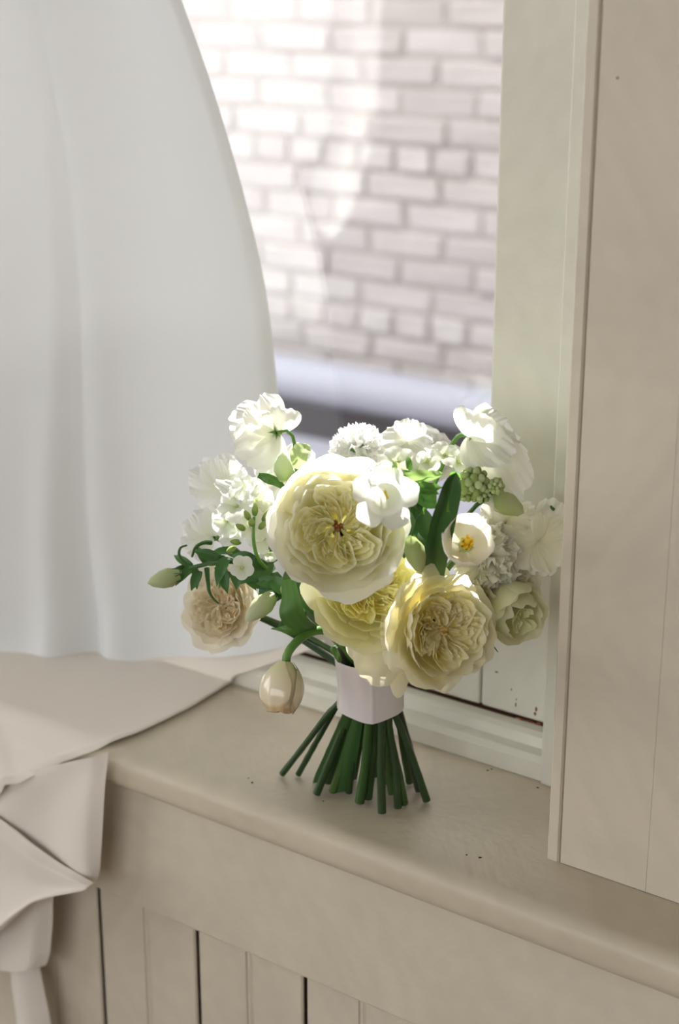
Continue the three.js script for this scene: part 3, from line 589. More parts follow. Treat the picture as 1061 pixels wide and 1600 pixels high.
// --- tulips
{
  const n = facing(0.05, 0.25, 1), at = atD(731, 845, 1.085), S = 0.0180;
  const m = part('open_tulip', calyx(0.005, LIME).translate(0, 0, -0.012), M.green, at, n, 0.25);
  for (let i = 0; i < 6; i++) sub(m, 'petal', bowlPetal({ phi: i * 60 * deg + (i % 2) * 0.1, half: 0.72, r1: i % 2 ? 0.98 : 0.9, z1: 0.35 + 0.05 * (i % 2), belly: 1.05, zb: -0.85, R: S, ruf: 0.02, round: 0.24, c0: [0.92, 0.84, 0.5], c1: [0.93, 0.92, 0.88], cp: 0.5, notch: 0.05 }), M.petal);
  const bits = [];
  for (let i = 0; i < 6; i++) { const a = i * 60 * deg, g = new THREE.CapsuleGeometry(0.0012, 0.006, 3, 6); g.rotateX(Math.PI / 2 - 0.25); g.rotateZ(a); g.translate(0.0035 * Math.cos(a), 0.0035 * Math.sin(a), -0.005); bits.push(g); }
  const p = new THREE.CapsuleGeometry(0.002, 0.008, 3, 8); p.rotateX(Math.PI / 2); p.translate(0, 0, -0.006); bits.push(p);
  sub(m, 'stamens', mergeGeometries(bits), new THREE.MeshStandardMaterial({ color: '#f7cc22', roughness: 0.7 }));
  arrive(at, n, 0.016);
  const d = facing(-0.12, -1, 0.15), top = atD(447, 1034, 1.17);
  const t = part('nodding_tulip', tube([V(0, 0, 0.002), V(0, 0, -0.001), V(0, 0, -0.004)], 0.003, 0.0028, MID), M.green, top, d, 0.4);
  const R = 0.0155, H = 0.037;
  for (let i = 0; i < 6; i++) {
    const phi = i * 60 * deg, out = i % 2 ? 1 : 0.93;
    const g = grid(12, 14, (s, t2) => {
      const tt = t2 * (1 - 0.18 * Math.abs(s) ** 3), r = R * out * (0.14 + 0.88 * Math.sin(Math.min(1, 0.05 + tt * 0.98) * Math.PI * 0.86) ** 0.7), z = H * tt, f = phi + s * 0.95 * (0.5 + 0.5 * Math.sin(Math.min(1, t2 * 1.6) * Math.PI / 2));
      const rr2 = r * (1 - 0.05 * s * s * (i % 2 ? -1 : 1)) + 0.0007 * Math.sin(s * 7 + i) * tt * tt;
      return [rr2 * Math.cos(f), rr2 * Math.sin(f), z];
    }, (s, t2) => t2 > 0.86 ? [0.62, 0.45, 0.25] : mix([0.70, 0.68, 0.40], [0.82, 0.72, 0.52], Math.min(1, t2 * 2)));
    sub(t, 'petal', g, M.waxy);
  }
  const stem = tube([top.clone().sub(bouquet.position), atD(449, 1022, 1.17).sub(bouquet.position), atD(464, 1002, 1.175).sub(bouquet.position), atD(492, 986, 1.185).sub(bouquet.position), atD(520, 990, 1.2).sub(bouquet.position), atD(560, 1040, 1.23).sub(bouquet.position)], 0.0032, 0.0034, MID, 26, 9);
  mesh('stem', stem, M.green, bouquet);
}

// --- bell flowers and carnations
function bell(px, py, w, n, S, roll, c1 = WHITE) {
  const at = atD(px, py, w), m = part('bellflower', calyx(S * 0.32, MID).translate(0, 0, -S * 1.15), M.green, at, n, roll);
  const g = grid(60, 16, (s, t) => {
    const f = s * Math.PI, lobe = Math.pow(Math.abs(Math.cos(2.5 * f)), 0.8);
    const flare = smooth(t, 0.55, 1), r = S * (0.02 + 0.74 * Math.pow(t, 0.3) + flare * flare * (0.20 + 0.30 * lobe)), z = S * (-0.85 + 1.0 * t - flare * flare * (0.34 * lobe + 0.05)) ;
    const q = r * (1 + 0.03 * Math.sin(11 * f) * flare);
    return [q * Math.cos(f), q * Math.sin(f), z];
  }, (s, t) => mix([0.90, 0.92, 0.82], c1, t * 4));
  sub(m, 'corolla', g, M.thin);
  const st = new THREE.CapsuleGeometry(S * 0.06, S * 0.75, 4, 8); st.rotateX(Math.PI / 2 - 0.2); st.translate(S * 0.05, S * 0.1, -S * 0.35);
  sub(m, 'stigma', st, new THREE.MeshStandardMaterial({ color: '#f0d85e', roughness: 0.7 }));
  for (let i = 0; i < 5; i++) sub(m, 'sepal', petal({ phi: (i * 72 + 20) * deg, L: S * 0.95, W: S * 0.18, th0: -20 * deg, th1: 35 * deg, point: 0.9, base: 0.7, z0: -S * 1.2, c0: MID, c1: LIME, nu: 4, nv: 6, fold: 0.3 }), M.leafThin);
  arrive(at, n, S * 1.4);
  return m;
}
bell(601, 776, 1.075, facing(-0.1, 0.1, 1), 0.0185, 0.2);
carnation(556, 694, 1.215, facing(-0.2, 0.55, 0.8), 0.0225, [0.95, 0.96, 0.92], [0.97, 0.97, 0.96], 17);
carnation(768, 862, 1.165, facing(0.35, 0.35, 0.9), 0.0290, [0.94, 0.91, 0.76], [0.96, 0.94, 0.86], 22);
// --- sweet peas: a ruffled standard, wings and a keel on a small calyx
const PEA = { c0: [0.92, 0.93, 0.82], c1: [0.95, 0.95, 0.93], nu: 26, nv: 12, base: 0.25, round: 0.28, wav: 0.028 };
fan('sweet_pea', 432, 676, 1.2, facing(0.35, 0.2, 0.9), [
  { ...PEA, phi: 84, L: 0.023, W: 0.017, th0: 55, th1: -40, ruf: 0.0012, k: 5 },
  { ...PEA, phi: 128, L: 0.031, W: 0.018, th0: 30, th1: -10, ruf: 0.0022, k: 6, notch: 0.15 },
  { ...PEA, phi: 165, L: 0.036, W: 0.019, th0: 5, th1: -18, ruf: 0.002, k: 5 },
  { ...PEA, phi: 212, L: 0.037, W: 0.020, th0: 0, th1: 12, ruf: 0.0018, k: 5, cup: 0.15 },
  { ...PEA, phi: 248, L: 0.030, W: 0.015, th0: -10, th1: 8, ruf: 0.0015, k: 5 },
  { name: 'sepal', phi: 120, L: 0.011, W: 0.0016, th0: 50, th1: 0, point: 0.95, base: 0.9, c0: MID, c1: MID, nu: 4, nv: 6, mat: M.leafThin },
  { name: 'sepal', phi: 190, L: 0.011, W: 0.0018, th0: 50, th1: 10, point: 0.95, base: 0.9, c0: MID, c1: MID, nu: 4, nv: 6, mat: M.leafThin },
  { name: 'sepal', phi: 250, L: 0.009, W: 0.0016, th0: 50, th1: 20, point: 0.95, base: 0.9, c0: MID, c1: MID, nu: 4, nv: 6, mat: M.leafThin },
], { calyx: 0.0045, nostem: true });
mesh('stem', tube([[433, 676, 1.198], [445, 672, 1.2], [455, 678, 1.205], [460, 690, 1.21], [460, 712, 1.215], [470, 760, 1.23], [520, 900, 1.235], [575, 1040, 1.235]].map((p) => atD(...p).sub(bouquet.position)), 0.0013, 0.0022, MID, 26, 7), M.green, bouquet);
fan('sweet_pea', 352, 762, 1.235, facing(-0.25, 0.2, 0.9), [
  { ...PEA, phi: 118, L: 0.027, W: 0.0165, th0: 10, th1: -14, ruf: 0.002, k: 6 },
  { ...PEA, phi: 155, L: 0.034, W: 0.016, th0: -2, th1: -16, ruf: 0.002, k: 6 },
  { ...PEA, phi: 62, L: 0.022, W: 0.014, th0: 24, th1: 0, ruf: 0.0022, k: 7 },
  { ...PEA, phi: 30, L: 0.020, W: 0.012, th0: 28, th1: 6, ruf: 0.0022, k: 7 },
  { ...PEA, phi: 108, L: 0.024, W: 0.0065, th0: 38, th1: 12, ruf: 0.0008, k: 4 },
  { ...PEA, phi: 196, L: 0.026, W: 0.014, th0: -5, th1: -20, ruf: 0.0018, k: 5 },
  { name: 'sepal', phi: 60, L: 0.008, W: 0.0017, th0: 60, th1: 20, point: 0.9, base: 0.9, c0: MID, c1: MID, nu: 4, nv: 5, mat: M.leafThin },
  { name: 'sepal', phi: 140, L: 0.008, W: 0.0017, th0: 60, th1: 20, point: 0.9, base: 0.9, c0: MID, c1: MID, nu: 4, nv: 5, mat: M.leafThin },
  { name: 'sepal', phi: 290, L: 0.010, W: 0.0017, th0: 60, th1: 20, point: 0.9, base: 0.9, c0: LEAF, c1: LEAF, nu: 4, nv: 5, mat: M.leafThin },
], { calyx: 0.005 });
fan('sweet_pea', 332, 838, 1.235, facing(-0.35, 0.2, 0.9), [
  { ...PEA, phi: 175, L: 0.027, W: 0.015, th0: 10, th1: -12, ruf: 0.0022, k: 6 },
  { ...PEA, phi: 128, L: 0.024, W: 0.015, th0: 20, th1: -5, ruf: 0.002, k: 6 },
  { ...PEA, phi: 215, L: 0.022, W: 0.013, th0: 10, th1: 0, ruf: 0.002, k: 6 },
  { ...PEA, phi: 90, L: 0.020, W: 0.012, th0: 36, th1: 6, ruf: 0.002, k: 6 },
], { calyx: 0.004 });
fan('sweet_pea', 455, 735, 1.235, facing(-0.1, 0.3, 0.9), [
  { ...PEA, phi: 200, L: 0.026, W: 0.018, th0: 0, th1: 10, ruf: 0.002, k: 6 },
  { ...PEA, phi: 160, L: 0.028, W: 0.018, th0: 10, th1: -6, ruf: 0.002, k: 6 },
  { ...PEA, phi: 60, L: 0.022, W: 0.013, th0: 16, th1: 0, ruf: 0.002, k: 6 },
  { ...PEA, phi: 235, L: 0.030, W: 0.018, th0: -4, th1: 6, ruf: 0.002, k: 6 },
], { calyx: 0.004 });
fan('sweet_pea', 737, 680, 1.145, facing(0.15, 0.25, 0.9), [
  { ...PEA, phi: 62, L: 0.022, W: 0.0195, th0: 65, th1: -35, ruf: 0.0010, k: 5, r0: -0.004, z0: 0.004 },
  { ...PEA, phi: 22, L: 0.030, W: 0.018, th0: 15, th1: -20, ruf: 0.002, k: 6, r0: -0.002 },
  { ...PEA, phi: -5, L: 0.036, W: 0.014, th0: 0, th1: -25, ruf: 0.0024, k: 7 },
  { ...PEA, phi: 290, L: 0.028, W: 0.017, th0: 30, th1: 4, ruf: 0.0014, k: 5 },
  { ...PEA, phi: 318, L: 0.034, W: 0.014, th0: 34, th1: 0, ruf: 0.0018, k: 6 },
  { ...PEA, phi: 304, L: 0.058, W: 0.024, th0: 0, th1: -14, ruf: 0.0026, k: 6, c1: [0.94, 0.93, 0.88] },
  { ...PEA, phi: 330, L: 0.046, W: 0.020, th0: -6, th1: -22, ruf: 0.0026, k: 6, c1: [0.94, 0.93, 0.88] },
  { name: 'sepal', phi: 180, L: 0.008, W: 0.002, th0: 60, th1: 10, point: 0.9, base: 0.9, c0: MID, c1: MID, nu: 4, nv: 5, mat: M.leafThin },
  { name: 'sepal', phi: 240, L: 0.009, W: 0.002, th0: 60, th1: 10, point: 0.9, base: 0.9, c0: MID, c1: MID, nu: 4, nv: 5, mat: M.leafThin },
], { calyx: 0.0045, nostem: true });
mesh('stem', tube([[737, 681, 1.148], [722, 679, 1.155], [708, 692, 1.175], [690, 730, 1.185], [640, 860, 1.21], [582, 1040, 1.235]].map((p) => atD(...p).sub(bouquet.position)), 0.0016, 0.002, MID, 22, 7), M.green, bouquet);
const DULL = { ...PEA, c0: [0.90, 0.87, 0.70], c1: [0.94, 0.92, 0.82] };
fan('sweet_pea', 842, 845, 1.175, facing(0.2, 0.2, 0.9), [
  { ...DULL, phi: 60, L: 0.034, W: 0.013, th0: 20, th1: -4, ruf: 0.002, k: 6 },
  { ...DULL, phi: 95, L: 0.021, W: 0.0065, th0: 40, th1: 10, ruf: 0.0012, k: 5 },
  { ...DULL, phi: 20, L: 0.026, W: 0.013, th0: 26, th1: 0, ruf: 0.002, k: 7 },
  { ...DULL, phi: 300, L: 0.024, W: 0.017, th0: 20, th1: -6, ruf: 0.0016, k: 5 },
  { ...DULL, phi: 200, L: 0.026, W: 0.016, th0: 10, th1: 0, ruf: 0.002, k: 6 },
  { ...DULL, phi: 250, L: 0.026, W: 0.018, th0: 8, th1: 0, ruf: 0.002, k: 6 },
], { calyx: 0.0035, nostem: true });
mesh('stem', tube([[838, 804, 1.178], [846, 793, 1.178], [857, 790, 1.178], [866, 797, 1.178]].map((p) => atD(...p).sub(bouquet.position)), 0.0013, 0.0012, LEAF, 12, 6), M.green, bouquet);
fan('sweet_pea', 792, 815, 1.18, facing(0.1, 0.25, 0.9), [
  { ...DULL, phi: 10, L: 0.024, W: 0.011, th0: 30, th1: 5, ruf: 0.0026, k: 7 },
  { ...DULL, phi: 330, L: 0.018, W: 0.011, th0: 40, th1: 10, ruf: 0.0026, k: 7 },
  { ...DULL, phi: 130, L: 0.022, W: 0.014, th0: 20, th1: 0, ruf: 0.0024, k: 7 },
  { ...DULL, phi: 70, L: 0.018, W: 0.012, th0: 30, th1: 0, ruf: 0.0024, k: 7 },
], { calyx: 0.0035 });
fan('sweet_pea', 637, 690, 1.165, facing(-0.1, 0.4, 0.9), [
  { ...PEA, phi: 75, L: 0.017, W: 0.012, th0: 60, th1: 0, ruf: 0.0012, k: 5 },
  { ...PEA, phi: 260, L: 0.020, W: 0.013, th0: 40, th1: -15, ruf: 0.0012, k: 5 },
  { ...PEA, phi: 320, L: 0.021, W: 0.0115, th0: 45, th1: -10, ruf: 0.0014, k: 6 },
  { ...PEA, phi: 190, L: 0.020, W: 0.011, th0: 45, th1: -5, ruf: 0.0014, k: 6 },
], { calyx: 0.004 });

// --- small four-petalled florets and stock blossoms
function floret(px, py, w, n, S, roll = 0, petals = 4, c = WHITE) {
  const m = fan('floret', px, py, w, n, Array.from({ length: petals }, (_, i) => ({ phi: i * 360 / petals + roll + rr(-8, 8), L: S, W: S * 0.46, th0: 40, th1: -10, ruf: S * 0.03, k: 4, base: 0.3, round: 0.3, c0: LIME, c1: c, cp: 0.4, nu: 8, nv: 6 })), { calyx: S * 0.2, nostem: true });
  const e = new THREE.SphereGeometry(S * 0.1, 8, 6); e.translate(0, 0, S * 0.12);
  sub(m, 'eye', e, new THREE.MeshStandardMaterial({ color: '#c9cf86', roughness: 0.7 }));
  return m;
}
floret(694, 712, 1.145, facing(0.1, 0.5, 0.8), 0.0115, 20);
floret(668, 722, 1.15, facing(0.1, 0.2, 1), 0.0100, 60);
floret(715, 722, 1.155, facing(0.3, 0.3, 0.9), 0.0100, 10);
floret(620, 724, 1.13, facing(-0.2, 0.6, 0.8), 0.0140, 40, 5);
floret(596, 742, 1.12, facing(-0.2, 0.6, 0.8), 0.0115, 0, 5);
floret(652, 738, 1.15, facing(0, 0.4, 0.9), 0.0110, 30, 5);
floret(379, 887, 1.165, facing(-0.1, 0.1, 1), 0.0098, 50, 5);
const stock = [[372, 792, 0.0165], [402, 784, 0.0150], [356, 815, 0.0145], [392, 822, 0.0150], [415, 812, 0.0150], [366, 838, 0.0130], [412, 842, 0.0140], [385, 770, 0.0150], [398, 800, 0.016], [422, 866, 0.010]];
stock.forEach(([x, y, S], i) => {
  fan('stock_blossom', x, y, 1.185 + 0.006 * (i % 3), facing(rr(-0.5, 0.3), rr(0, 0.6), 0.9), Array.from({ length: 5 }, (_, j) => ({ phi: j * 72 + i * 31, L: S * rr(0.85, 1.1), W: S * 0.5, th0: 48, th1: -15, ruf: S * 0.06, k: 5, c0: LIME, c1: WHITE, cp: 0.35, nu: 9, nv: 7 })), { calyx: 0.0025, nostem: true });
});
fan('sweet_pea', 398, 788, 1.2, facing(0, 0.4, 0.9), [
  { ...PEA, phi: 80, L: 0.019, W: 0.012, th0: 30, th1: 0, ruf: 0.001, k: 4, point: 0.3 },
  { ...PEA, phi: 150, L: 0.034, W: 0.012, th0: 20, th1: -6, ruf: 0.001, k: 4, point: 0.5 },
], { calyx: 0.004, nostem: true });
mesh('stem', tube([[397, 808, 1.165], [396, 840, 1.163], [402, 870, 1.17], [430, 900, 1.19], [520, 960, 1.23]].map((p) => atD(...p).sub(bouquet.position)), 0.0012, 0.002, MID, 18, 7), M.green, bouquet);
for (const [x, y, a, b, len] of [[390, 812, -0.4, 0.8, 0.009], [398, 806, 0.1, 1, 0.011], [383, 828, -0.8, 0.5, 0.009], [405, 826, 0.7, 0.7, 0.009], [393, 822, 0, 0.6, 0.008], [411, 815, 0.5, 0.9, 0.012], [376, 848, -0.6, 0.1, 0.010], [368, 855, -0.6, -0.3, 0.009]]) bud('bud', x, y, 1.157, facing(a, b, 0.6), len, 0.0023, [0.20, 0.34, 0.08], [0.40, 0.5, 0.16], 3);

// --- buds
bud('bellflower_bud', 285, 897, 1.225, facing(-0.95, -0.25, 0.1), 0.027, 0.0075, [0.44, 0.52, 0.22], [0.66, 0.72, 0.46], 5, LEAF);
bud('bellflower_bud', 430, 928, 1.175, facing(-0.72, -0.65, 0.15), 0.029, 0.0078, [0.40, 0.48, 0.20], [0.70, 0.72, 0.52], 3, [0.30, 0.40, 0.16]);
bud('bellflower_bud', 444, 752, 1.175, facing(-0.05, 1, 0.3), 0.022, 0.0072, [0.40, 0.58, 0.18], [0.74, 0.80, 0.58], 4, [0.46, 0.60, 0.26]);
bud('bellflower_bud', 640, 742, 1.1, facing(-0.9, 0.08, 0.4), 0.024, 0.006, [0.40, 0.56, 0.18], [0.76, 0.82, 0.58], 3, MID);
bud('bellflower_bud', 641, 838, 1.105, facing(0.28, -1, 0.3), 0.027, 0.0072, [0.34, 0.44, 0.14], [0.58, 0.62, 0.30], 3, [0.30, 0.40, 0.12]);
bud('bellflower_bud', 764, 772, 1.15, facing(0.72, -0.42, 0.4), 0.030, 0.0085, [0.42, 0.50, 0.20], [0.66, 0.68, 0.40], 3, [0.36, 0.44, 0.16]);
bud('bellflower_bud', 672, 738, 1.135, facing(0.3, -0.4, 0.9), 0.010, 0.0045, [0.5, 0.56, 0.3], [0.80, 0.82, 0.66], 0);
bud('rose_bud', 452, 925, 1.18, facing(-0.3, 0.3, 0.9), 0.012, 0.0055, [0.16, 0.28, 0.06], [0.36, 0.46, 0.16], 4, LEAF);
// green knobbly flower heads
function knob(px, py, w, r, n) {
  const core = new THREE.IcosahedronGeometry(r * 0.7, 1); core.deleteAttribute('uv');
  core.setAttribute('color', new THREE.Float32BufferAttribute(Array.from({ length: core.attributes.position.count }, () => [0.30, 0.40, 0.12]).flat(), 3));
  const m = part('green_flower_head', core, M.green, atD(px, py, w), n, 0);
  for (let i = 0; i < 26; i++) {
    const z = 1 - 1.5 * (i + 0.5) / 26, q = Math.sqrt(1 - z * z), a = i * 2.4, g = new THREE.IcosahedronGeometry(r * rr(0.2, 0.3), 1), c = mix([0.42, 0.52, 0.18], [0.74, 0.80, 0.52], rnd());
    g.deleteAttribute('uv'); g.scale(1, 1, 1.3); g.translate(r * 0.82 * q * Math.cos(a), r * 0.82 * q * Math.sin(a), r * 0.85 * z);
    g.setAttribute('color', new THREE.Float32BufferAttribute(Array.from({ length: g.attributes.position.count }, () => c).flat(), 3));
    sub(m, 'knob', g, M.leafy);
  }
  return m;
}
knob(741, 752, 1.135, 0.0105, facing(-0.1, 0.7, 0.7)); knob(728, 765, 1.14, 0.0085, facing(-0.3, 0.2, 0.9)); knob(751, 768, 1.14, 0.0085, facing(0.3, 0.1, 0.9)); knob(775, 760, 1.13, 0.0058, facing(0.4, 0.6, 0.7));
mesh('stem', tube([[775, 763, 1.133], [760, 778, 1.137], [738, 795, 1.142], [715, 830, 1.15], [640, 940, 1.2], [582, 1040, 1.235]].map((p) => atD(...p).sub(bouquet.position)), 0.0016, 0.0022, LEAF, 20, 7), M.green, bouquet);

// --- leaves
leaf('leaf', [[672, 900, 1.14], [680, 860, 1.115], [690, 810, 1.095], [703, 765, 1.08], [713, 738, 1.075]], 0.0085, { c0: [0.035, 0.11, 0.02], c1: [0.05, 0.15, 0.03], mat: M.leaf, fold: 0.8, side: facing(1, 0.2, 0.1), tipAt: 0.45, minW: 0.95 });  // blade coloured darker to imitate its shaded part
leaf('leaf', [[701, 800, 1.088], [707, 770, 1.083], [711, 748, 1.08], [708, 736, 1.075]], 0.0038, { c0: [0.16, 0.40, 0.05], c1: [0.2, 0.46, 0.06], mat: M.leafThin, fold: 0.2, side: facing(1, -0.1, -0.3), tipAt: 0.7, minW: 0.5 });  // bright green piece laid on the blade as its sunlit tip
leaf('leaf', [[450, 905, 1.16], [454, 935, 1.155], [456, 960, 1.155], [470, 978, 1.165], [494, 985, 1.185]], 0.0088, { fold: 0.15, side: facing(1, 0.4, 0.1), tipAt: 0.5, minW: 0.6 });
leaf('leaf', [[424, 982, 1.18], [445, 984, 1.172], [470, 984, 1.175], [496, 980, 1.185]], 0.0045, { fold: 0.1, side: facing(0.2, 1, 0.3), minW: 0.1 });
leaf('leaf', [[404, 742, 1.175], [416, 746, 1.172], [430, 752, 1.175], [446, 764, 1.185]], 0.0036, { fold: -0.5, side: facing(0.2, 1, 0.3), tipAt: 0.35, minW: 0.5 });
leaf('leaf', [[462, 732, 1.19], [466, 716, 1.185], [474, 702, 1.188], [480, 694, 1.19]], 0.0075, { c0: [0.42, 0.55, 0.22], c1: [0.5, 0.62, 0.3], mat: M.leafThin, fold: 0.3, side: facing(1, 0.4, 0), tipAt: 0.45 });
leaf('leaf', [[634, 745, 1.09], [655, 745, 1.095], [675, 744, 1.1], [692, 740, 1.108]], 0.0042, { c0: [0.28, 0.46, 0.12], c1: [0.4, 0.56, 0.2], mat: M.leafThin, fold: 0.4, side: facing(0.1, 1, 0.2), tipAt: 0.3, minW: 0.6 });
leaf('leaf', [[640, 758, 1.1], [652, 768, 1.096], [668, 780, 1.1], [682, 782, 1.11]], 0.0065, { c0: [0.05, 0.16, 0.03], c1: [0.14, 0.34, 0.06], fold: -0.5, side: facing(-0.3, 1, 0.4), tipAt: 0.6 });
leaf('leaf', [[632, 762, 1.1], [640, 780, 1.1], [650, 792, 1.105], [660, 800, 1.11]], 0.0052, { c0: [0.05, 0.17, 0.03], c1: [0.16, 0.36, 0.07], fold: -0.5, side: facing(1, 0.6, 0.2), tipAt: 0.6 });
leaf('leaf', [[628, 742, 1.085], [622, 735, 1.08], [617, 728, 1.078], [614, 722, 1.08]], 0.0022, { c0: MID, c1: LIME, mat: M.leafThin, side: facing(1, -0.6, 0.2) });
leaf('leaf', [[590, 742, 1.09], [582, 736, 1.085], [577, 730, 1.085]], 0.0032, { c0: LEAF, c1: MID, side: facing(0.6, -0.8, 0.2), tipAt: 0.4, minW: 0.6 });
for (const [x, y, a, L, W, c] of [[640, 752, 20, 0.020, 0.0045, LIME], [648, 760, -20, 0.018, 0.006, MID], [640, 765, -60, 0.020, 0.0065, MID], [652, 772, -95, 0.018, 0.006, LEAF], [660, 765, 5, 0.014, 0.005, MID], [636, 790, -80, 0.022, 0.0075, LEAF], [655, 800, -70, 0.026, 0.009, LEAF], [640, 820, -100, 0.024, 0.009, LEAF], [665, 830, -80, 0.024, 0.009, LEAF], [632, 745, 120, 0.012, 0.004, LIME], [610, 752, 80, 0.012, 0.0035, MID], [640, 735, 95, 0.012, 0.003, MID]]) part('leaf', petal({ phi: a * deg, L, W, th0: rr(10, 35) * deg, th1: rr(-45, -10) * deg, point: 0.85, base: 0.5, fold: 0.35, c0: tint(c, 0.8), c1: c, nu: 6, nv: 9, round: 0.1 }), y > 780 ? M.leaf : M.leafThin, atD(x, y, y > 780 ? 1.14 : 1.1), facing(rr(-0.2, 0.2), rr(0, 0.4), 1), 0);
// dark leaflets at the side
for (const [x, y, a, L, W] of [[300, 885, 150, 0.020, 0.0042], [300, 888, 195, 0.018, 0.0042], [300, 885, 235, 0.020, 0.0045], [305, 888, 275, 0.018, 0.004], [322, 880, 120, 0.017, 0.004], [325, 878, 40, 0.018, 0.0045], [330, 880, 10, 0.020, 0.004], [338, 885, 310, 0.016, 0.004], [352, 872, 200, 0.018, 0.0045], [355, 872, 255, 0.024, 0.0062], [362, 862, 180, 0.016, 0.004], [350, 890, 280, 0.020, 0.0055], [372, 868, 330, 0.022, 0.006], [383, 892, 300, 0.018, 0.0055], [400, 905, 350, 0.026, 0.006], [372, 908, 20, 0.024, 0.006], [360, 895, 235, 0.016, 0.0042], [408, 880, 10, 0.018, 0.006], [300, 890, 210, 0.014, 0.004], [412, 925, 20, 0.022, 0.006], [425, 905, 320, 0.022, 0.007], [365, 850, 90, 0.014, 0.004], [425, 862, 75, 0.012, 0.0045], [368, 868, 145, 0.013, 0.0045]]) {
  const d = 1.185 + 0.02 * rnd() + (400 - x) * 0.0004, m = part('leaf', petal({ phi: a * deg, L, W, th0: rr(20, 45) * deg, th1: rr(-45, 0) * deg, point: 0.92, base: 0.45, fold: 0.35, c0: LEAF, c1: tint(LEAF, 1.5), nu: 6, nv: 9, round: 0.1 }), M.leaf, atD(x, y, d), facing(rr(-0.3, 0.1), rr(0, 0.4), 1), 0);
}
for (const [x, y, a, L, W] of [[428, 882, 200, 0.024, 0.0085], [415, 895, 190, 0.022, 0.008], [440, 900, 230, 0.026, 0.009], [400, 880, 160, 0.02, 0.007], [446, 918, 210, 0.022, 0.008], [468, 945, 250, 0.024, 0.010], [480, 965, 200, 0.024, 0.010], [425, 912, 175, 0.020, 0.007], [392, 868, 250, 0.018, 0.006], [372, 880, 270, 0.02, 0.007], [455, 892, 280, 0.024, 0.010], [470, 918, 300, 0.024, 0.011], [340, 872, 165, 0.018, 0.0055], [312, 892, 250, 0.016, 0.005]]) part('leaf', petal({ phi: a * deg, L, W, th0: rr(5, 30) * deg, th1: rr(-40, 0) * deg, point: 0.8, base: 0.45, fold: 0.3, c0: tint(LEAF, 0.8), c1: tint(LEAF, 1.2), nu: 6, nv: 9, round: 0.1 }), M.leaf, atD(x, y, 1.178 + 0.012 * rnd()), facing(rr(-0.3, 0.2), rr(0, 0.4), 1), 0);
mesh('stem', tube([[296, 888, 1.22], [330, 880, 1.215], [365, 878, 1.205], [400, 895, 1.2], [450, 925, 1.21], [540, 1000, 1.235]].map((p) => atD(...p).sub(bouquet.position)), 0.0016, 0.0022, LEAF, 20, 7), M.green, bouquet);
mesh('tendril', tube([[323, 888, 1.2], [325, 910, 1.195], [327, 925, 1.195], [334, 936, 1.195], [342, 943, 1.197]].map((p) => atD(...p).sub(bouquet.position)), 0.0022, 0.0006, LEAF, 14, 6), M.green, bouquet);
mesh('tendril', tube([[300, 870, 1.21], [306, 855, 1.205], [318, 848, 1.205], [330, 848, 1.21]].map((p) => atD(...p).sub(bouquet.position)), 0.0008, 0.0018, LEAF, 12, 6), M.green, bouquet);
mesh('tendril', tube([[292, 882, 1.21], [280, 868, 1.208], [282, 856, 1.208], [292, 852, 1.21]].map((p) => atD(...p).sub(bouquet.position)), 0.0016, 0.0007, LEAF, 12, 6), M.green, bouquet);
for (const [x1, y1, x2, y2] of [[752, 1000, 778, 1019], [750, 1004, 768, 1016]]) mesh('sepal', tube([[x1 - 12, y1 - 8, 1.17], [x1, y1, 1.17], [x2 - 8, y2 - 10, 1.17], [x2, y2, 1.17]].map((p) => atD(...p).sub(bouquet.position)), 0.0016, 0.0003, LEAF, 8, 5), M.green, bouquet);
leaf('leaf', [[528, 1004, 1.19], [520, 1012, 1.185], [527, 1026, 1.186], [531, 1036, 1.19]], 0.0028, { side: facing(1, 0, 0.3) });

// --- stems gathered in a satin band
const NECK = atD(579, 1068, 1.232), axisTop = atD(590, 930, 1.235), foot = atY(560, 1238, SILL);
const feet = [[441, 1209], [466, 1210], [500, 1206], [495, 1240], [520, 1236], [536, 1230], [552, 1215], [562, 1253], [575, 1247], [597, 1270], [604, 1222], [622, 1262], [632, 1256], [640, 1222], [667, 1251], [585, 1212], [512, 1222], [545, 1238], [655, 1235], [612, 1240], [528, 1205], [650, 1205]];
const stemGreens = [[0.035, 0.10, 0.02], [0.05, 0.13, 0.025], [0.03, 0.08, 0.02], [0.08, 0.17, 0.035], [0.05, 0.11, 0.03], [0.05, 0.06, 0.03]];
feet.forEach(([x, y], i) => {
  const a = atY(x, y, SILL + 0.0025), off = a.clone().sub(foot); off.y = 0;
  const r = 0.0215 * Math.sqrt(rr(0.15, 1)), ang = Math.atan2(off.z, off.x) + rr(-0.5, 0.5), k = Math.min(1, off.length() / 0.055);
  const nk = NECK.clone().add(V(Math.cos(ang) * r * (0.35 + 0.65 * k), -0.004, Math.sin(ang) * r * (0.35 + 0.65 * k)));
  const [to, n] = ends[i % ends.length] ?? [axisTop, V(0, 1, 0)];
  const rad = rr(0.0026, 0.0040) * (i < 2 || i === 14 ? 0.85 : 1);
  const pts = [a, a.clone().lerp(nk, 0.33).add(V(rr(-0.0015, 0.0015), 0, rr(-0.0015, 0.0015))), a.clone().lerp(nk, 0.7), nk, nk.clone().lerp(to, 0.5).add(V(0, 0.008, 0)).addScaledVector(FWD, 0.032), to.clone().addScaledVector(n, -0.012), to].map((p) => p.clone().sub(bouquet.position));
  mesh('stem', tube(pts, rad, 0.0022, tint(stemGreens[Math.floor(rnd() * 6)], 0.75), 36, 8, 0.12), M.green, bouquet);
});
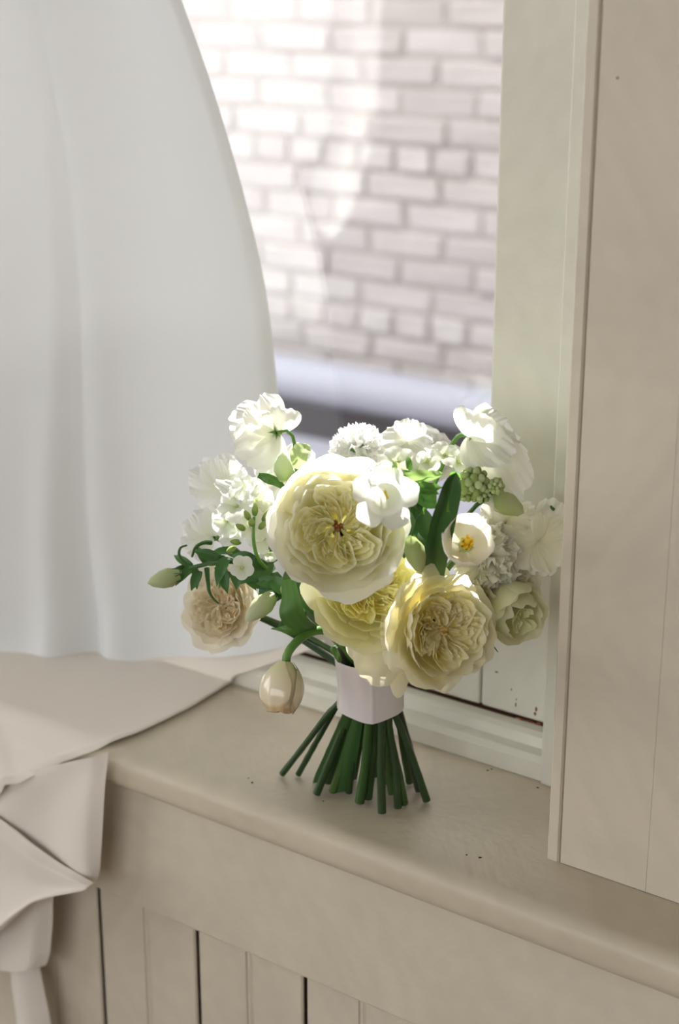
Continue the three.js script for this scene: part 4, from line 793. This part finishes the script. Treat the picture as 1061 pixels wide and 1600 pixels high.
for (let i = feet.length; i < ends.length; i++) {              // stems that end inside the band
  const [to, n] = ends[i], nk = NECK.clone().add(V(rr(-0.012, 0.012), 0.0, rr(-0.012, 0.012)));
  mesh('stem', tube([nk, nk.clone().lerp(to, 0.5).add(V(0, 0.008, 0)).addScaledVector(FWD, 0.03), to.clone().addScaledVector(n, -0.012), to].map((p) => p.clone().sub(bouquet.position)), 0.0026, 0.0018, stemGreens[i % 6], 16, 7), M.green, bouquet);
}
// leaf blades and flat stems of the tulips between the stems below the band
for (const [x, y, x2, y2, W] of [[505, 1222, 548, 1110, 0.0105], [532, 1238, 562, 1112, 0.0095]]) { const p = atY(x, y, SILL + 0.003), q = atD(x2, y2, 1.228); const c0 = [0.03, 0.10, 0.02]; const side = facing(1, 0.2, 0.3); const g = grid(6, 14, (s, t) => { const o = p.clone().lerp(q, t).sub(bouquet.position), w = W * (1 - 0.55 * t) * (0.85 + 0.15 * Math.min(1, t * 8)); o.addScaledVector(side, s * w).addScaledVector(FWD, 0.25 * Math.abs(s) * w); return [o.x, o.y, o.z]; }, () => c0); mesh('leaf', g, M.leaf, bouquet); }
// dark leaves that fill the inside of the dome
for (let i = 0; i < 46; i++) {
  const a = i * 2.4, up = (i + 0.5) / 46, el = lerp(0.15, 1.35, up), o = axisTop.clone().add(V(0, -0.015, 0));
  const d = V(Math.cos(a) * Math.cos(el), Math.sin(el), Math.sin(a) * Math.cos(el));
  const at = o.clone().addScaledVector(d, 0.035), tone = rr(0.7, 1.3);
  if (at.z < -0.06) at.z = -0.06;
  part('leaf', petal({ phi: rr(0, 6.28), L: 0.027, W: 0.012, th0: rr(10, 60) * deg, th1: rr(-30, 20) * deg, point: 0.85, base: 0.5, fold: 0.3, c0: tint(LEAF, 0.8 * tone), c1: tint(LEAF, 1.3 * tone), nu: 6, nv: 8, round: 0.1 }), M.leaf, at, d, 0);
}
{
  // satin band
  M.satin = new THREE.MeshPhysicalMaterial({ color: '#e0dade', roughness: 0.26, sheen: 0.3, sheenColor: new THREE.Color('#ffffff'), sheenRoughness: 0.4, ior: 1.9, clearcoat: 0.6, clearcoatRoughness: 0.2, side: THREE.DoubleSide });
  const c = NECK.clone().sub(bouquet.position), toCam = EYE.clone().sub(NECK); const front = Math.atan2(toCam.z, toCam.x);
  const band = grid(96, 14, (s, t) => {
    const f = front + s * Math.PI, across = Math.sin(f - front), fr = Math.cos(f - front);
    const R = 0.0268 + 0.0007 * Math.exp(-(((s + 0.02) / 0.014) ** 2)) - 0.0009 * Math.abs(Math.sin(2.5 * (s + 0.02) * Math.PI)) * Math.exp(-((s / 0.3) ** 2)) + 0.0022 * (t - 0.5) - 0.0012 * Math.sin(t * Math.PI);
    const dip = -0.003 * Math.exp(-((s / 0.16) ** 2)) * (1 - t);
    return [c.x + R * Math.cos(f), c.y + lerp(-0.0185, 0.024, t) + dip , c.z + R * Math.sin(f)];
  });
  tag(mesh('satin_ribbon', band, M.satin, bouquet), 'pale lilac white satin ribbon');
}

for (const o of bouquet.children) {                            // short words for the parts that look unlike the rest
  const words = { open_tulip: 'open white tulip with yellow stamens', nodding_tulip: 'closed cream tulip nodding on a bent stem', carnation: 'ruffled white carnation', bellflower: 'white bell blossom with yellow stigma', green_flower_head: 'knobbly green flower head', rosebud: 'half-closed greenish rose' }[o.name];
  if (words) o.userData.label = words;
}

scene.traverse((o) => { if (o.isMesh) { o.castShadow = true; o.receiveShadow = true; } });
renderer.render(scene, camera);
